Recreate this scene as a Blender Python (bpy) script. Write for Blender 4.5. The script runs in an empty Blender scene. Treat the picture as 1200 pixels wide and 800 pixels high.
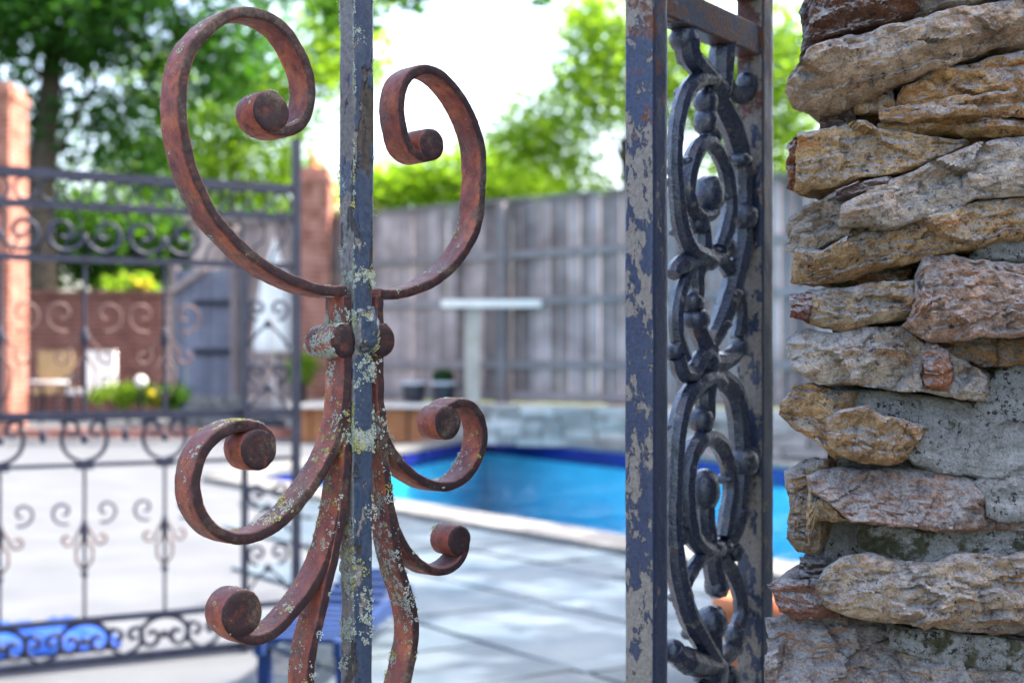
import bpy, bmesh, math, random
import numpy as np
from mathutils import Vector, Matrix

random.seed(7)
rng = np.random.default_rng(11)
R = math.radians
C = bpy.context.scene.collection
SC = bpy.context.scene

# ------------------------------------------------------------------ camera
FPX = 1667.0            # focal length in pixels of the 1200 px wide photograph (50 mm)
CAMZ = 0.95
HOR = 425.0             # image row of the horizon
cam_d = bpy.data.cameras.new('camera')
cam = bpy.data.objects.new('camera', cam_d)
C.objects.link(cam)
cam.location = (0, 0, CAMZ)
cam.rotation_euler = (R(90), 0, 0)
cam_d.sensor_width = 36.0
cam_d.lens = 50.0
cam_d.shift_y = (HOR - 400.0) / 1200.0
cam_d.clip_start = 0.05
cam_d.clip_end = 900
cam_d.dof.use_dof = True
cam_d.dof.focus_distance = 1.10
cam_d.dof.aperture_fstop = 6.6
SC.camera = cam

# ------------------------------------------------------------------ sky, sun, exposure
SUN_AZ = R(74)          # clockwise from +Y
SUN_EL = R(52)
W = bpy.data.worlds.new('World')
SC.world = W
W.use_nodes = True
wn = W.node_tree
sky = wn.nodes.new('ShaderNodeTexSky')
sky.sky_type = 'NISHITA'
sky.sun_disc = False
sky.sun_elevation = SUN_EL
sky.sun_rotation = SUN_AZ
sky.air_density = 1.0
sky.dust_density = 5.0
sky.ozone_density = 1.0
bg = wn.nodes['Background']
bg.inputs['Strength'].default_value = 0.15
wn.links.new(sky.outputs[0], bg.inputs['Color'])

sd = bpy.data.lights.new('sun', 'SUN')
sd.energy = 2.6
sd.angle = R(0.5)
sd.color = (1.0, 0.95, 0.87)
sun = bpy.data.objects.new('sun', sd)
C.objects.link(sun)
sv = Vector((math.sin(SUN_AZ) * math.cos(SUN_EL), math.cos(SUN_AZ) * math.cos(SUN_EL), math.sin(SUN_EL)))
sun.rotation_euler = (-sv).to_track_quat('-Z', 'Y').to_euler()
sun.location = (8, 4, 12)

SC.view_settings.view_transform = 'Standard'
SC.view_settings.look = 'None'
SC.view_settings.gamma = 1.0
SC.view_settings.use_curve_mapping = False
SC.view_settings.exposure = 2.75
SC.render.engine = 'CYCLES'
SC.cycles.use_denoising = True
SC.cycles.max_bounces = 7
SC.cycles.transparent_max_bounces = 10
SC.cycles.caustics_reflective = False
SC.cycles.caustics_refractive = False

# ------------------------------------------------------------------ helpers
def tag(o, label=None, cat=None, group=None, kind=None):
    if label: o['label'] = label
    if cat: o['category'] = cat
    if group: o['group'] = group
    if kind: o['kind'] = kind
    return o

def empty(name, loc, label, cat, group=None):
    o = bpy.data.objects.new(name, None)
    o.empty_display_size = 0.1
    o.location = loc
    C.objects.link(o)
    return tag(o, label, cat, group)

def obj(name, verts, faces, mat=None, parent=None, smooth=False):
    me = bpy.data.meshes.new(name)
    me.from_pydata([tuple(v) for v in verts], [], [tuple(f) for f in faces])
    if smooth:
        me.polygons.foreach_set('use_smooth', [True] * len(me.polygons))
    me.update()
    return link(name, me, mat, parent)

def link(name, me, mat=None, parent=None):
    o = bpy.data.objects.new(name, me)
    if mat is not None and len(me.materials) == 0: me.materials.append(mat)
    C.objects.link(o)
    if parent is not None:
        o.parent = parent
        bpy_loc = Vector(parent.location) if parent.parent is None else Vector(parent.location) + Vector(parent.parent.location)
        o.matrix_parent_inverse = Matrix.Translation(-bpy_loc)
    return o

class MB:
    def __init__(s): s.v = []; s.f = []
    def add(s, v, f):
        b = len(s.v); s.v += [tuple(x) for x in v]; s.f += [tuple(i + b for i in q) for q in f]
    def box(s, c, size, ax=None, jit=0):
        ax = ax or (Vector((1, 0, 0)), Vector((0, 1, 0)), Vector((0, 0, 1)))
        c = Vector(c)
        vs = []
        for i in (-1, 1):
            for j in (-1, 1):
                for k in (-1, 1):
                    p = c + ax[0] * (i * size[0] / 2) + ax[1] * (j * size[1] / 2) + ax[2] * (k * size[2] / 2)
                    if jit: p = p + Vector((random.uniform(-jit, jit), random.uniform(-jit, jit), random.uniform(-jit, jit)))
                    vs.append(p)
        s.add(vs, [(0, 1, 3, 2), (4, 6, 7, 5), (0, 4, 5, 1), (2, 3, 7, 6), (0, 2, 6, 4), (1, 5, 7, 3)])
    def tube(s, pts, rad, n=8, cap=True, flat=None):
        pts = [Vector(p) for p in pts]
        rad = rad if hasattr(rad, '__len__') else [rad] * len(pts)
        b = len(s.v)
        up0 = Vector((0, 0, 1))
        prev = None
        for i, p in enumerate(pts):
            t = (pts[min(i + 1, len(pts) - 1)] - pts[max(i - 1, 0)])
            if t.length < 1e-9: t = up0.copy()
            t.normalize()
            if flat is not None:
                a = flat - t * flat.dot(t); a.normalize()
            elif prev is None:
                a = t.orthogonal().normalized()
            else:
                a = prev - t * prev.dot(t)
                a = a.normalized() if a.length > 1e-6 else t.orthogonal().normalized()
            prev = a
            bb = t.cross(a)
            for k in range(n):
                th = 2 * math.pi * k / n
                s.v.append(tuple(p + (a * math.cos(th) + bb * math.sin(th)) * rad[i]))
        for i in range(len(pts) - 1):
            for k in range(n):
                s.f.append((b + i * n + k, b + i * n + (k + 1) % n, b + (i + 1) * n + (k + 1) % n, b + (i + 1) * n + k))
        if cap:
            s.f.append(tuple(b + k for k in range(n))[::-1])
            s.f.append(tuple(b + (len(pts) - 1) * n + k for k in range(n)))
    def lathe(s, base, prof, n=20):
        b = len(s.v); base = Vector(base)
        for r, z in prof:
            for k in range(n):
                th = 2 * math.pi * k / n
                s.v.append(tuple(base + Vector((r * math.cos(th), r * math.sin(th), z))))
        for i in range(len(prof) - 1):
            for k in range(n):
                s.f.append((b + i * n + k, b + i * n + (k + 1) % n, b + (i + 1) * n + (k + 1) % n, b + (i + 1) * n + k))
        s.f.append(tuple(b + k for k in range(n))[::-1])
        s.f.append(tuple(b + (len(prof) - 1) * n + k for k in range(n)))
    def sphere(s, c, r, seg=14, rings=9, noise=0):
        b = len(s.v); c = Vector(c)
        rr = r if hasattr(r, '__len__') else (r, r, r)
        for i in range(1, rings):
            ph = math.pi * i / rings
            for k in range(seg):
                th = 2 * math.pi * k / seg
                q = 1 + (random.uniform(-noise, noise) if noise else 0)
                s.v.append(tuple(c + Vector((rr[0] * math.sin(ph) * math.cos(th) * q, rr[1] * math.sin(ph) * math.sin(th) * q, rr[2] * math.cos(ph) * q))))
        s.v.append(tuple(c + Vector((0, 0, rr[2])))); s.v.append(tuple(c - Vector((0, 0, rr[2]))))
        for i in range(rings - 2):
            for k in range(seg):
                s.f.append((b + i * seg + k, b + (i + 1) * seg + k, b + (i + 1) * seg + (k + 1) % seg, b + i * seg + (k + 1) % seg))
        t = b + (rings - 1) * seg
        for k in range(seg):
            s.f.append((t, b + k, b + (k + 1) % seg))
            s.f.append((t + 1, b + (rings - 2) * seg + (k + 1) % seg, b + (rings - 2) * seg + k))
    def build(s, name, mat, parent=None, smooth=False):
        return obj(name, s.v, s.f, mat, parent, smooth)

def P(px, py, D):
    """world point of a photograph pixel at the distance D it has been measured to stand at"""
    return Vector(((px - 600) / FPX * D, D, CAMZ + (HOR - py) / FPX * D))

class VPlane:
    """a vertical plane (gate leaf, panel): origin and horizontal direction"""
    def __init__(s, o, d):
        s.o = Vector((o[0], o[1], 0)); s.d = Vector((d[0], d[1], 0)).normalized()
        s.n = Vector((s.d.y, -s.d.x, 0))
    def s_of(s, px):
        k = (px - 600) / FPX
        return (k * s.o.y - s.o.x) / (s.d.x - k * s.d.y)
    def sz(s, px, py):
        t = s.s_of(px); D = s.o.y + t * s.d.y
        return t, CAMZ + (HOR - py) / FPX * D
    def D(s, px): return s.o.y + s.s_of(px) * s.d.y
    def w(s, t, z, n=0.0):
        return s.o + s.d * t + s.n * n + Vector((0, 0, z))

def catmull(pts, step, closed=False):
    P_ = [np.array(p, float) for p in pts]
    out = []
    n = len(P_)
    for i in range(n - 1):
        p0 = P_[i - 1] if i > 0 else 2 * P_[0] - P_[1]
        p1, p2 = P_[i], P_[i + 1]
        p3 = P_[i + 2] if i + 2 < n else 2 * P_[-1] - P_[-2]
        m = max(2, int(np.linalg.norm(p2 - p1) / step))
        for j in range(m):
            t = j / m
            out.append(0.5 * ((2 * p1) + (-p0 + p2) * t + (2 * p0 - 5 * p1 + 4 * p2 - p3) * t * t + (-p0 + 3 * p1 - 3 * p2 + p3) * t ** 3))
    out.append(P_[-1])
    return out

_perm = np.random.default_rng(3).random(4096) * 2 - 1
def vnoise(p, seed=0):
    p = np.asarray(p, float)
    i = np.floor(p).astype(np.int64); f = p - i
    f = f * f * f * (f * (f * 6 - 15) + 10)
    def h(x, y, z):
        q = (x * 73856093) ^ (y * 19349663) ^ (z * 83492791) ^ (seed * 2654435761)
        q = (q ^ (q >> 13)) * 1274126177
        return _perm[(q ^ (q >> 16)) & 4095]
    x, y, z = i[..., 0], i[..., 1], i[..., 2]
    fx, fy, fz = f[..., 0], f[..., 1], f[..., 2]
    def L(a, b, t): return a + (b - a) * t
    a = L(L(h(x, y, z), h(x + 1, y, z), fx), L(h(x, y + 1, z), h(x + 1, y + 1, z), fx), fy)
    b = L(L(h(x, y, z + 1), h(x + 1, y, z + 1), fx), L(h(x, y + 1, z + 1), h(x + 1, y + 1, z + 1), fx), fy)
    return L(a, b, fz)
def fbm(p, oct=4, seed=0, gain=0.5, lac=2.03):
    p = np.asarray(p, float); r = 0; a = 1.0; s = 0
    for k in range(oct):
        r = r + a * vnoise(p, seed + k * 17); s += a
        p = p * lac + 13.7; a *= gain
    return r / s

# ------------------------------------------------------------------ materials
class Mat:
    def __init__(s, name):
        s.m = bpy.data.materials.new(name); s.m.use_nodes = True
        s.t = s.m.node_tree; s.n = s.t.nodes; s.l = s.t.links
        s.b = s.n['Principled BSDF']
        s.b.inputs['Specular IOR Level'].default_value = 0.3
        s._tc = None
    def node(s, typ, **kw):
        x = s.n.new(typ)
        for k, v in kw.items(): setattr(x, k, v)
        return x
    def co(s, scale=1.0, kind='Object', vec=None):
        if s._tc is None: s._tc = s.node('ShaderNodeTexCoord')
        mp = s.node('ShaderNodeMapping')
        mp.inputs['Scale'].default_value = (scale,) * 3 if not hasattr(scale, '__len__') else scale
        s.l.new(vec or s._tc.outputs[kind], mp.inputs[0])
        return mp.outputs[0]
    def geo(s, scale=1.0):
        g = s.node('ShaderNodeNewGeometry')
        mp = s.node('ShaderNodeMapping')
        mp.inputs['Scale'].default_value = (scale,) * 3 if not hasattr(scale, '__len__') else scale
        s.l.new(g.outputs['Position'], mp.inputs[0])
        return mp.outputs[0]
    def noise(s, vec, scale=5, detail=4, rough=0.55, dist=0.0, w=None):
        x = s.node('ShaderNodeTexNoise')
        x.inputs['Scale'].default_value = scale; x.inputs['Detail'].default_value = detail
        x.inputs['Roughness'].default_value = rough; x.inputs['Distortion'].default_value = dist
        if vec is not None: s.l.new(vec, x.inputs['Vector'])
        return x.outputs['Fac']
    def vor(s, vec, scale=5, feature='F1', out='Distance', rand=1.0):
        x = s.node('ShaderNodeTexVoronoi', feature=feature)
        x.inputs['Scale'].default_value = scale
        x.inputs['Randomness'].default_value = rand
        if vec is not None: s.l.new(vec, x.inputs['Vector'])
        return x.outputs[out]
    def ramp(s, fac, stops, interp='LINEAR'):
        x = s.node('ShaderNodeValToRGB'); x.color_ramp.interpolation = interp
        e = x.color_ramp.elements
        while len(e) < len(stops): e.new(0.5)
        for i, (p, c) in enumerate(stops):
            e[i].position = p
            e[i].color = tuple(c) + (1,) if hasattr(c, '__len__') else (c, c, c, 1)
        s.l.new(fac, x.inputs[0])
        return x.outputs[0]
    def mix(s, fac, a, b, mode='MIX'):
        x = s.node('ShaderNodeMix', data_type='RGBA', blend_type=mode)
        for sock, val in ((x.inputs[0], fac), (x.inputs[6], a), (x.inputs[7], b)):
            if isinstance(val, bpy.types.NodeSocket): s.l.new(val, sock)
            elif hasattr(val, '__len__'): sock.default_value = tuple(val) + (1,)
            else: sock.default_value = val
        return x.outputs[2]
    def math(s, op, a, b=None, c=None, clamp=False):
        x = s.node('ShaderNodeMath', operation=op, use_clamp=clamp)
        for sock, val in zip(x.inputs, (a, b, c)):
            if val is None: continue
            if isinstance(val, bpy.types.NodeSocket): s.l.new(val, sock)
            else: sock.default_value = val
        return x.outputs[0]
    def normal_dot(s, v):
        g = s.node('ShaderNodeNewGeometry')
        x = s.node('ShaderNodeVectorMath', operation='DOT_PRODUCT')
        s.l.new(g.outputs['True Normal'], x.inputs[0]); x.inputs[1].default_value = tuple(v)
        return x.outputs['Value']
    def bump(s, h, strength=0.3, dist=0.002, prev=None):
        x = s.node('ShaderNodeBump')
        x.inputs['Strength'].default_value = strength; x.inputs['Distance'].default_value = dist
        s.l.new(h, x.inputs['Height'])
        if prev is not None: s.l.new(prev, x.inputs['Normal'])
        s.l.new(x.outputs[0], s.b.inputs['Normal'])
        return x.outputs[0]
    def objcol(s):
        x = s.node('ShaderNodeObjectInfo'); return x.outputs['Color']
    def objrand(s):
        x = s.node('ShaderNodeObjectInfo'); return x.outputs['Random']
    def set(s, color=None, rough=None, metal=None, spec=None):
        for nm, val in (('Base Color', color), ('Roughness', rough), ('Metallic', metal), ('Specular IOR Level', spec)):
            if val is None: continue
            if isinstance(val, bpy.types.NodeSocket): s.l.new(val, s.b.inputs[nm])
            elif hasattr(val, '__len__'): s.b.inputs[nm].default_value = tuple(val) + (1,)
            else: s.b.inputs[nm].default_value = val
        return s.m

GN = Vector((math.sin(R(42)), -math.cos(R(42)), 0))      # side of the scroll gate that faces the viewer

def mat_rust():
    m = Mat('rusted_scroll_iron'); v = m.geo()
    big = m.noise(v, 38, 5, 0.6); fine = m.noise(v, 420, 4, 0.6); mid = m.noise(v, 130, 5, 0.65)
    col = m.ramp(big, [(0.32, (0.11, 0.030, 0.028)), (0.5, (0.26, 0.064, 0.036)), (0.66, (0.46, 0.125, 0.045))])
    col = m.mix(m.ramp(mid, [(0.5, 0.0), (0.72, 0.75)]), col, (0.085, 0.036, 0.04))
    col = m.mix(m.ramp(fine, [(0.55, 0.0), (0.75, 0.6)]), col, (0.33, 0.13, 0.07))
    # shade painted into the viewer-side rim over old dark paint; upper faces weathered dark
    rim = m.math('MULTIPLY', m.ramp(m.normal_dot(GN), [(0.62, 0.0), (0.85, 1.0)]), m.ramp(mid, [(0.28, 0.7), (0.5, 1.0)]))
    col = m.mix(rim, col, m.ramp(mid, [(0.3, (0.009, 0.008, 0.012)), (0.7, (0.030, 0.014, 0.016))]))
    up = m.math('MULTIPLY', m.ramp(m.normal_dot((0, 0, 1)), [(0.25, 0.0), (0.8, 1.0)]), m.ramp(big, [(0.3, 0.35), (0.6, 0.9)]))
    col = m.mix(up, col, m.ramp(fine, [(0.3, (0.028, 0.022, 0.03)), (0.7, (0.10, 0.07, 0.07))]))
    # thin grey-green algae film
    film = m.ramp(m.noise(v, 26, 9, 0.75), [(0.52, 0.0), (0.64, 0.8)])
    col = m.mix(film, col, m.ramp(fine, [(0.35, (0.045, 0.036, 0.032)), (0.65, (0.16, 0.125, 0.085))]))
    pit = m.ramp(m.noise(v, 210, 6, 0.75), [(0.60, 0.0), (0.66, 0.9)])
    col = m.mix(pit, col, (0.04, 0.02, 0.018))
    m.bump(m.math('ADD', m.math('MULTIPLY', fine, 0.6), mid), 0.5, 0.0012)
    return m.set(col, m.ramp(mid, [(0.3, 0.5), (0.7, 0.8)]), spec=0.35)

def mat_barpaint():
    m = Mat('peeling_blue_grey_bar_paint'); v = m.geo()
    vs = m.geo((1.0, 1.0, 0.45))
    n1 = m.noise(vs, 62, 7, 0.62); n2 = m.noise(v, 260, 5, 0.6); n3 = m.noise(v, 17, 3, 0.5)
    paint = m.ramp(n2, [(0.3, (0.018, 0.034, 0.066)), (0.7, (0.048, 0.074, 0.118))])
    under = m.ramp(n2, [(0.3, (0.10, 0.095, 0.09)), (0.6, (0.2, 0.185, 0.16)), (0.8, (0.27, 0.25, 0.21))])
    left = m.ramp(m.normal_dot((-0.743, -0.669, 0)), [(0.3, 0.0), (0.8, 0.20)])
    msk = m.ramp(m.math('ADD', m.math('ADD', n1, m.math('MULTIPLY', n3, 0.3)), left), [(0.735, 0.0), (0.75, 1.0)])
    col = m.mix(msk, paint, under)
    chip = m.ramp(m.noise(m.geo((1, 1, 0.35)), 40, 6, 0.62), [(0.58, 0.0), (0.60, 1.0)])
    col = m.mix(chip, col, m.ramp(n2, [(0.3, (0.018, 0.016, 0.016)), (0.7, (0.07, 0.06, 0.05))]))
    rst = m.ramp(m.noise(v, 48, 6, 0.65), [(0.64, 0.0), (0.68, 1.0)])
    col = m.mix(rst, col, (0.12, 0.045, 0.03))
    h = m.math('SUBTRACT', m.math('MULTIPLY', n2, 0.25), m.math('MULTIPLY', msk, 0.9))
    m.bump(m.math('SUBTRACT', h, m.math('MULTIPLY', chip, 0.8)), 1.0, 0.002)
    return m.set(col, m.ramp(msk, [(0.0, 0.33), (1.0, 0.75)]), spec=0.5)

def mat_frame():
    """flaking slate paint over beige primer on the cast panel's frame"""
    m = Mat('flaking_slate_frame_paint'); v = m.geo(); vs = m.geo((1, 1, 0.6))
    n1 = m.noise(vs, 72, 9, 0.7, 0.25); n2 = m.noise(v, 300, 4, 0.6); n3 = m.noise(v, 14, 3, 0.5)
    paint = m.ramp(n2, [(0.3, (0.018, 0.028, 0.060)), (0.7, (0.050, 0.064, 0.112))])
    prim = m.ramp(n2, [(0.25, (0.16, 0.13, 0.105)), (0.75, (0.31, 0.265, 0.21))])
    front = m.ramp(m.normal_dot((-0.566, -0.824, 0)), [(0.5, 0.0), (0.9, 0.185)])
    msk = m.ramp(m.math('ADD', m.math('ADD', m.math('MULTIPLY_ADD', n3, 0.6, -0.3), n1), front), [(0.650, 0.0), (0.662, 1.0)])
    col = m.mix(msk, paint, prim)
    sep = m.node('ShaderNodeSeparateXYZ'); m.l.new(v, sep.inputs[0])
    hi = m.ramp(sep.outputs[2], [(1.02 / 2, 0.0), (1.30 / 2, 0.17)]) if False else m.math('MULTIPLY', m.math('SUBTRACT', sep.outputs[2], 1.05, clamp=True), 0.75)
    rst = m.ramp(m.math('ADD', m.noise(v, 33, 8, 0.72), hi), [(0.63, 0.0), (0.68, 1.0)])
    col = m.mix(rst, col, m.ramp(n2, [(0.3, (0.05, 0.025, 0.02)), (0.7, (0.21, 0.075, 0.035))]))
    m.bump(m.math('SUBTRACT', m.math('MULTIPLY', n2, 0.2), m.math('MULTIPLY', msk, 0.9)), 1.0, 0.0025)
    return m.set(col, m.ramp(msk, [(0, 0.35), (1, 0.7)]), spec=0.5)

def mat_cast():
    m = Mat('worn_dark_cast_iron'); v = m.geo()
    n1 = m.noise(v, 75, 7, 0.65); n2 = m.noise(v, 300, 4, 0.6)
    col = m.ramp(n2, [(0.3, (0.012, 0.018, 0.036)), (0.7, (0.035, 0.046, 0.08))])
    msk = m.ramp(n1, [(0.60, 0.0), (0.64, 1.0)])
    col = m.mix(msk, col, m.ramp(n2, [(0.3, (0.09, 0.085, 0.08)), (0.7, (0.22, 0.19, 0.155))]))
    rst = m.ramp(m.noise(v, 60, 5, 0.6), [(0.63, 0.0), (0.68, 1.0)])
    col = m.mix(rst, col, (0.10, 0.042, 0.028))
    m.bump(m.math('ADD', n2, n1), 0.5, 0.0015)
    return m.set(col, m.ramp(n1, [(0.3, 0.16), (0.7, 0.42)]), spec=1.0)

def mat_lichen(name, c0, c1):
    m = Mat(name); v = m.geo()
    n = m.noise(v, 700, 4, 0.6)
    col = m.ramp(n, [(0.3, c0), (0.7, c1)])
    m.bump(n, 0.8, 0.001)
    return m.set(col, 0.95, spec=0.05)

def mat_stone():
    m = Mat('weathered_fieldstone'); v = m.geo(); vs = m.geo((1, 1, 3.2))
    base = m.objcol()
    n1 = m.noise(v, 20, 8, 0.68); n2 = m.noise(v, 110, 7, 0.72); n3 = m.noise(v, 520, 5, 0.7); ns = m.noise(vs, 24, 8, 0.7, 0.5)
    col = m.mix(m.ramp(n1, [(0.30, 0.0), (0.66, 1.0)]), m.mix(1.0, base, (0.48, 0.41, 0.35), 'MULTIPLY'), m.mix(1.0, base, (1.6, 1.5, 1.38), 'MULTIPLY'))
    # iron-stained bands along the bedding
    col = m.mix(m.ramp(ns, [(0.50, 0.0), (0.66, 0.85)]), col, m.mix(1.0, base, (0.86, 0.48, 0.22), 'MULTIPLY'))
    # grey weathering crust where rain reaches, none on faces that look down
    up = m.ramp(m.math('MULTIPLY_ADD', m.normal_dot((0, 0, 1)), 0.5, 0.5), [(0.2, 0.0), (0.5, 0.13), (0.85, 0.34)])
    crust = m.ramp(m.math('ADD', m.noise(v, 26, 10, 0.78), up), [(0.60, 0.0), (0.76, 0.9)])
    col = m.mix(crust, col, m.ramp(n2, [(0.28, (0.13, 0.125, 0.13)), (0.5, (0.36, 0.345, 0.335)), (0.72, (0.62, 0.60, 0.57))]))
    # grain
    col = m.mix(m.ramp(n2, [(0.34, 0.6), (0.48, 0.0)]), col, m.mix(1.0, base, (0.25, 0.21, 0.2), 'MULTIPLY'))
    col = m.mix(m.ramp(n3, [(0.38, 0.45), (0.5, 0.0)]), col, (0.06, 0.05, 0.048))
    col = m.mix(m.ramp(n3, [(0.56, 0.0), (0.72, 0.55)]), col, (0.62, 0.59, 0.54))
    # black lichen specks
    spk = m.math('MULTIPLY', m.ramp(m.noise(v, 150, 8, 0.75), [(0.56, 0.0), (0.62, 0.95)]), m.ramp(m.noise(v, 16, 4, 0.6), [(0.45, 0.0), (0.58, 1.0)]))
    col = m.mix(spk, col, (0.028, 0.027, 0.032))
    wht = m.ramp(m.noise(v, 90, 5, 0.65), [(0.68, 0.0), (0.73, 0.8)])
    col = m.mix(wht, col, (0.60, 0.60, 0.57))
    h = m.math('ADD', m.math('ADD', m.math('MULTIPLY', n3, 0.45), n2), m.math('MULTIPLY', ns, 0.8))
    m.bump(h, 1.0, 0.006)
    return m.set(col, 0.9, spec=0.15)

def mat_mortar(name='lime_mortar', moss=0.0):
    m = Mat(name); v = m.geo()
    n1 = m.noise(v, 38, 9, 0.75); n2 = m.noise(v, 190, 6, 0.75)
    col = m.ramp(n1, [(0.3, (0.24, 0.215, 0.18)), (0.5, (0.46, 0.44, 0.40)), (0.72, (0.72, 0.71, 0.68))])
    spk = m.ramp(m.math('ADD', m.noise(v, 170, 7, 0.75), m.math('MULTIPLY', m.noise(v, 14, 3, 0.5), 0.3)), [(0.715, 0.0), (0.75, 1.0)])
    col = m.mix(spk, col, (0.05, 0.048, 0.05))
    gr = m.noise(v, 560, 4, 0.7)
    col = m.mix(m.ramp(gr, [(0.34, 0.6), (0.47, 0.0)]), col, (0.12, 0.11, 0.095))
    col = m.mix(m.ramp(gr, [(0.56, 0.0), (0.7, 0.6)]), col, (0.66, 0.64, 0.60))
    ms = m.ramp(m.noise(v, 45, 6, 0.65), [(0.62 - moss, 0.0), (0.70 - moss, 0.9)])
    col = m.mix(ms, col, m.ramp(n2, [(0.3, (0.045, 0.05, 0.018)), (0.7, (0.17, 0.155, 0.07))]))
    m.bump(m.math('ADD', n2, m.math('MULTIPLY', n1, 0.8)), 1.0, 0.008)
    return m.set(col, 0.95, spec=0.1)

def mat_simple(name, c0, c1, scale=8, rough=0.7, spec=0.3, bump=0.0, bd=0.003, detail=5, geo=True, rnd=0.0, metal=0.0):
    m = Mat(name); v = m.geo() if geo else m.co()
    n = m.noise(v, scale, detail, 0.6)
    col = m.ramp(n, [(0.3, c0), (0.7, c1)])
    if rnd:
        col = m.mix(1.0, col, m.ramp(m.objrand(), [(0, (1 - rnd,) * 3), (1, (1 + rnd,) * 3)]), 'MULTIPLY')
    if bump: m.bump(n, bump, bd)
    return m.set(col, rough, metal=metal, spec=spec)

def mat_leaf(name, dark, light, trans=0.45):
    m = Mat(name)
    v = m.geo(); n = m.noise(v, 1.6, 3, 0.6)
    at = m.node('ShaderNodeAttribute', attribute_name='tint')
    f = m.math('ADD', m.math('MULTIPLY', n, 0.45), m.math('MULTIPLY', at.outputs['Fac'], 0.55))
    col = m.ramp(f, [(0.25, dark), (0.75, light)])
    m.set(col, 0.6, spec=0.15)
    tr = m.node('ShaderNodeBsdfTranslucent')
    m.l.new(m.mix(1.0, col, (1.6, 1.75, 0.6), 'MULTIPLY'), tr.inputs[0])
    mx = m.node('ShaderNodeMixShader'); mx.inputs[0].default_value = trans
    m.l.new(m.b.outputs[0], mx.inputs[1]); m.l.new(tr.outputs[0], mx.inputs[2])
    m.l.new(mx.outputs[0], m.n['Material Output'].inputs[0])
    return m.m

M = {}
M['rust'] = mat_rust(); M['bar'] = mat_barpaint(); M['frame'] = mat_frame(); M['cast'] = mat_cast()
M['lich_grey'] = mat_lichen('grey_green_lichen', (0.22, 0.26, 0.22), (0.50, 0.55, 0.46))
M['lich_yel'] = mat_lichen('yellow_green_lichen', (0.24, 0.24, 0.06), (0.45, 0.44, 0.16))
M['stone'] = mat_stone(); M['mortar'] = mat_mortar(); M['moss'] = mat_mortar('mossy_mortar', 0.13)
M['iron'] = mat_simple('blue_black_wrought_iron', (0.004, 0.006, 0.016), (0.014, 0.018, 0.038), 30, 0.5, 0.3)
M['brownrust'] = mat_simple('rusty_fence_ornament', (0.06, 0.03, 0.025), (0.13, 0.075, 0.06), 40, 0.6, 0.3)
M['concrete'] = mat_simple('pale_pool_concrete', (0.072, 0.076, 0.083), (0.098, 0.103, 0.110), 2.2, 0.85, 0.2, 0.2, 0.004)
M['flag'] = mat_simple('blue_grey_flagstone', (0.028, 0.048, 0.068), (0.078, 0.098, 0.112), 3.0, 0.7, 0.3, 0.3, 0.006, rnd=0.28)
M['coping'] = mat_simple('pale_coping_stone', (0.115, 0.112, 0.105), (0.17, 0.166, 0.157), 4.0, 0.8, 0.2, 0.2, 0.004, rnd=0.1)
M['earth'] = mat_simple('grass_ground', (0.035, 0.06, 0.018), (0.09, 0.12, 0.04), 1.2, 0.95, 0.1)
M['plaster'] = mat_simple('pool_plaster', (0.30, 0.62, 0.76), (0.48, 0.78, 0.88), 1.4, 0.8, 0.2)
M['navy'] = mat_simple('navy_pool_tile', (0.008, 0.012, 0.12), (0.016, 0.022, 0.2), 3, 0.25, 0.5)
M['brick'] = mat_simple('orange_red_brick', (0.17, 0.05, 0.03), (0.46, 0.22, 0.165), 5.0, 0.9, 0.15)
M['brickdark'] = mat_simple('brown_red_brick', (0.12, 0.05, 0.042), (0.24, 0.11, 0.09), 4.0, 0.9, 0.15)
M['brickmortar'] = mat_simple('pale_brick_mortar', (0.38, 0.31, 0.27), (0.5, 0.43, 0.38), 20, 0.95, 0.1)
M['fence'] = mat_simple('weathered_grey_fence_board', (0.14, 0.107, 0.102), (0.33, 0.272, 0.26), 2.2, 0.9, 0.1, rnd=0.45)
M['fencerail'] = mat_simple('weathered_fence_rail', (0.175, 0.145, 0.14), (0.26, 0.222, 0.215), 4.0, 0.9, 0.1, rnd=0.1)
M['palewood'] = mat_simple('fresh_pale_timber', (0.60, 0.53, 0.46), (0.74, 0.67, 0.60), 6.0, 0.8, 0.2)
M['postwood'] = mat_simple('tan_timber', (0.30, 0.24, 0.19), (0.42, 0.35, 0.29), 6.0, 0.8, 0.2)
M['orangewood'] = mat_simple('orange_stained_timber', (0.24, 0.09, 0.035), (0.40, 0.16, 0.06), 6.0, 0.7, 0.3, rnd=0.15)
M['blackpot'] = mat_simple('black_plastic', (0.015, 0.015, 0.02), (0.03, 0.03, 0.04), 8, 0.5, 0.4)
M['potrim'] = mat_simple('light_pot_rim', (0.4, 0.4, 0.42), (0.5, 0.5, 0.52), 8, 0.6, 0.3)
M['terracotta'] = mat_simple('orange_terracotta', (0.46, 0.14, 0.06), (0.62, 0.22, 0.10), 14, 0.8, 0.2)
M['white'] = mat_simple('white_canvas', (0.68, 0.66, 0.62), (0.8, 0.78, 0.75), 5, 0.9, 0.1)
M['tan'] = mat_simple('tan_wicker', (0.30, 0.20, 0.10), (0.42, 0.30, 0.17), 40, 0.8, 0.2)
M['blueresin'] = mat_simple('blue_painted_slats', (0.004, 0.016, 0.06), (0.008, 0.026, 0.10), 10, 0.6, 0.2)
M['bluetarp'] = mat_simple('bright_blue_pool_cover', (0.003, 0.03, 0.20), (0.008, 0.06, 0.32), 5, 0.65, 0.2)
M['greycover'] = mat_simple('blue_grey_gate_boards', (0.10, 0.115, 0.16), (0.19, 0.21, 0.27), 3.0, 0.8, 0.2, rnd=0.15)
M['roof'] = mat_simple('pinkish_roof_shingle', (0.34, 0.20, 0.16), (0.46, 0.29, 0.24), 3.0, 0.9, 0.1)
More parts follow.
